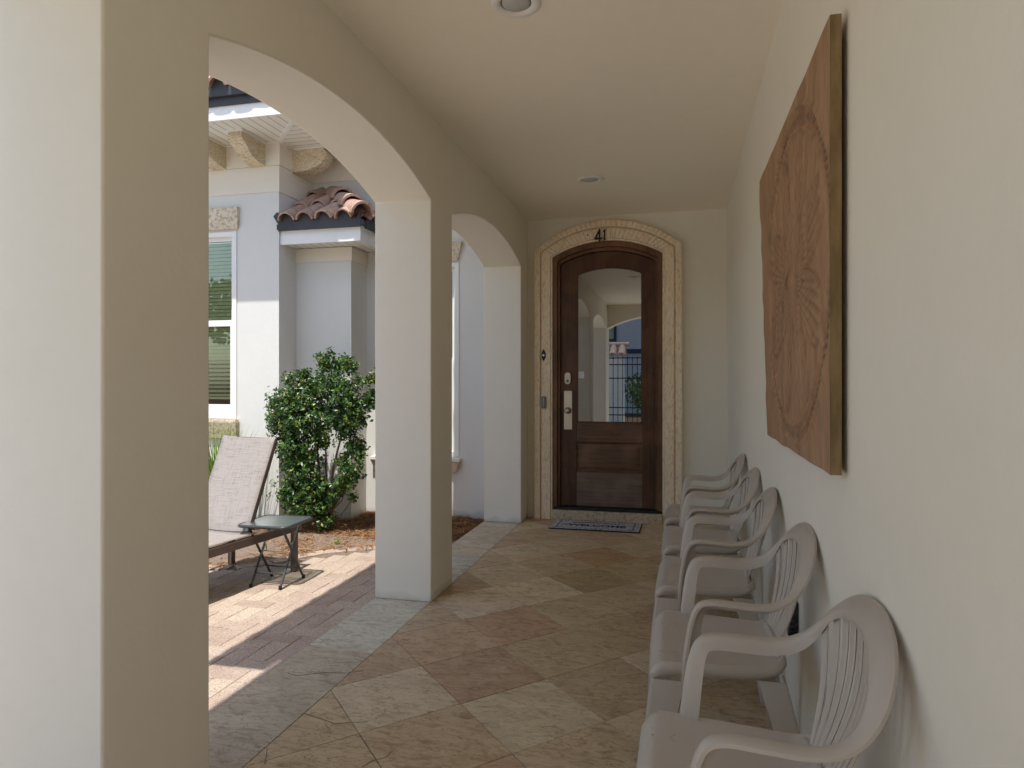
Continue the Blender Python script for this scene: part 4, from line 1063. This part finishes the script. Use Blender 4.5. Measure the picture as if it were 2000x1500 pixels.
# ------------------------------------------------------------------ what the glass mirrors, behind the viewer
M['farwall'] = simple('far_pale_wall', (.62, .64, .66), .8, .2, var=.04)
M['navy'] = simple('navy_trim', (.03, .05, .10), .5, .4)
fh = thing('neighbour_house', 'pale blue-white neighbour house with navy window trim, seen mirrored in the door glass', 'house', (0, -19, 0))
MB().box(-9, 7, -3, 0, -.15, 6.6).build('wall', M['farwall'], fh)
MB().box(-9.4, 7.4, -3.4, .5, 6.6, 7.0).build('roof', M['tile'], fh)
MB().box(-9, 7, 0, .08, 2.55, 2.75).build('band', M['navy'], fh)
for cx_ in (-3.55, .1, 3.5):
    f_ = MB().box(cx_-.75, cx_-.63, 0, .08, 3.1, 4.6).box(cx_+.63, cx_+.75, 0, .08, 3.1, 4.6).box(cx_-.63, cx_+.63, 0, .08, 3.1, 3.22).box(cx_-.63, cx_+.63, 0, .08, 4.48, 4.6).build('window', M['navy'], fh)
    MB().box(cx_-.63, cx_+.63, .01, .03, 3.22, 4.48).build('pane', M['glassA'], f_)
gt = thing('iron_gate', 'black wrought iron double gate mirrored in the door glass', 'gate', (-.6, -6.5, 0))
mb = MB()
for i in range(-12, 13):
    if abs(i) < 13: mb.bar((i*.13, 0, -.05), (i*.13, 0, 1.95 if i % 12 else 2.05), .018 if i % 12 else .05, .018 if i % 12 else .05, (0, 1, 0))
for z in (.35, .55, 1.35, 1.72, 1.90): mb.bar((-1.58, 0, z), (1.58, 0, z), .02, .03)
mb.build('gate_bars', M['black'], gt)
wl = thing('patio_pillar', 'stucco pillar capped with clay tiles beside the iron gate, mirrored in the door glass', 'pillar', (-2.0, -7.4, 0))
MB().box(-.5, .45, -.25, .25, -.1, 1.95).build('pillar_body', M['outer'], wl)
mb = MB()
for i in range(5): barrel(mb, (-.55+.24*i, .42, 1.98), (-.55+.24*i, 0, 2.28), (0, 0, 1), .11, .09); barrel(mb, (-.55+.24*i, -.42, 1.98), (-.55+.24*i, 0, 2.28), (0, 0, 1), .11, .09)
barrel(mb, (-.6, 0, 2.26), (.6, 0, 2.26), (0, 0, 1), .13, .12)
mb.build('cap_tiles', M['tile'], wl, smooth=40)
def far_shrub(name, label, cat, loc, sz, n, seed, trunk=0):
    t = thing(name, label, cat, loc); g_ = random.Random(seed); m = MB()
    bl = [(g_.gauss(0, sz*.35), g_.gauss(0, sz*.35), trunk+sz*g_.uniform(.2, 1.1), sz*g_.uniform(.25, .45)) for _ in range(14)]
    for _ in range(n):
        b = g_.choice(bl); d = Vector((g_.gauss(0, 1), g_.gauss(0, 1), g_.gauss(0, 1))).normalized()*b[3]*g_.random()**.4; p = Vector(b[:3])+d
        q = Vector((g_.gauss(0, 1), g_.gauss(0, 1), g_.gauss(0, 1))).normalized(); u = q.orthogonal().normalized()*.046*sz; w_ = q.cross(u).normalized()*.030*sz
        m.add([p-u, p+w_, p+u, p-w_], [(0, 1, 2, 3)])
    m.build('crown', M['farleaf'], t)
    MB().tube([(0, 0, -.15), (.05, 0, trunk+sz*.3), (0, .1, trunk+sz*.8)], [.09*sz, .07*sz, .03*sz], 8).build('trunk', M['bark'], t)
far_shrub('garden_shrub', 'rounded dark green shrub beyond the iron gate, mirrored in the door glass', 'shrub', (-.4, -9.5, 0), 1.3, 5000, 3)
far_shrub('shade_tree', 'broad green tree mirrored in the patio sash window', 'tree', (-26.2, -30, 0), 5.2, 9000, 5, 2.0)
pm = thing('palm_tree', 'tall palm mirrored at the edge of the door glass', 'palm tree', (.6, -15, 0))
MB().tube([(0, 0, -.15), (.1, 0, 2), (.05, 0, 4.3)], [.17, .13, .11], 10).build('trunk', M['bark'], pm)
mb = MB(); rg = random.Random(9)
for i in range(34):
    a = i*2.399; up_ = rg.uniform(-.5, 1.1); L = rg.uniform(1.1, 1.7); d = Vector((math.cos(a), math.sin(a), 0)); s_ = Vector((-d.y, d.x, 0)); prev = None
    for q in range(12):
        f_ = q/11; p = Vector((.05, 0, 4.3))+d*(L*f_)+Vector((0, 0, up_*f_*L*.6-.7*f_*f_*L*.7))
        ll = .30*math.sin(math.pi*min(1, f_*.9+.1))+.03
        for sg in (-1, 1): mb.add([p, p+s_*sg*ll+d*.12+Vector((0, 0, -.12)), p+d*.05], [(0, 1, 2)])
mb.build('fronds', M['frond'], pm)
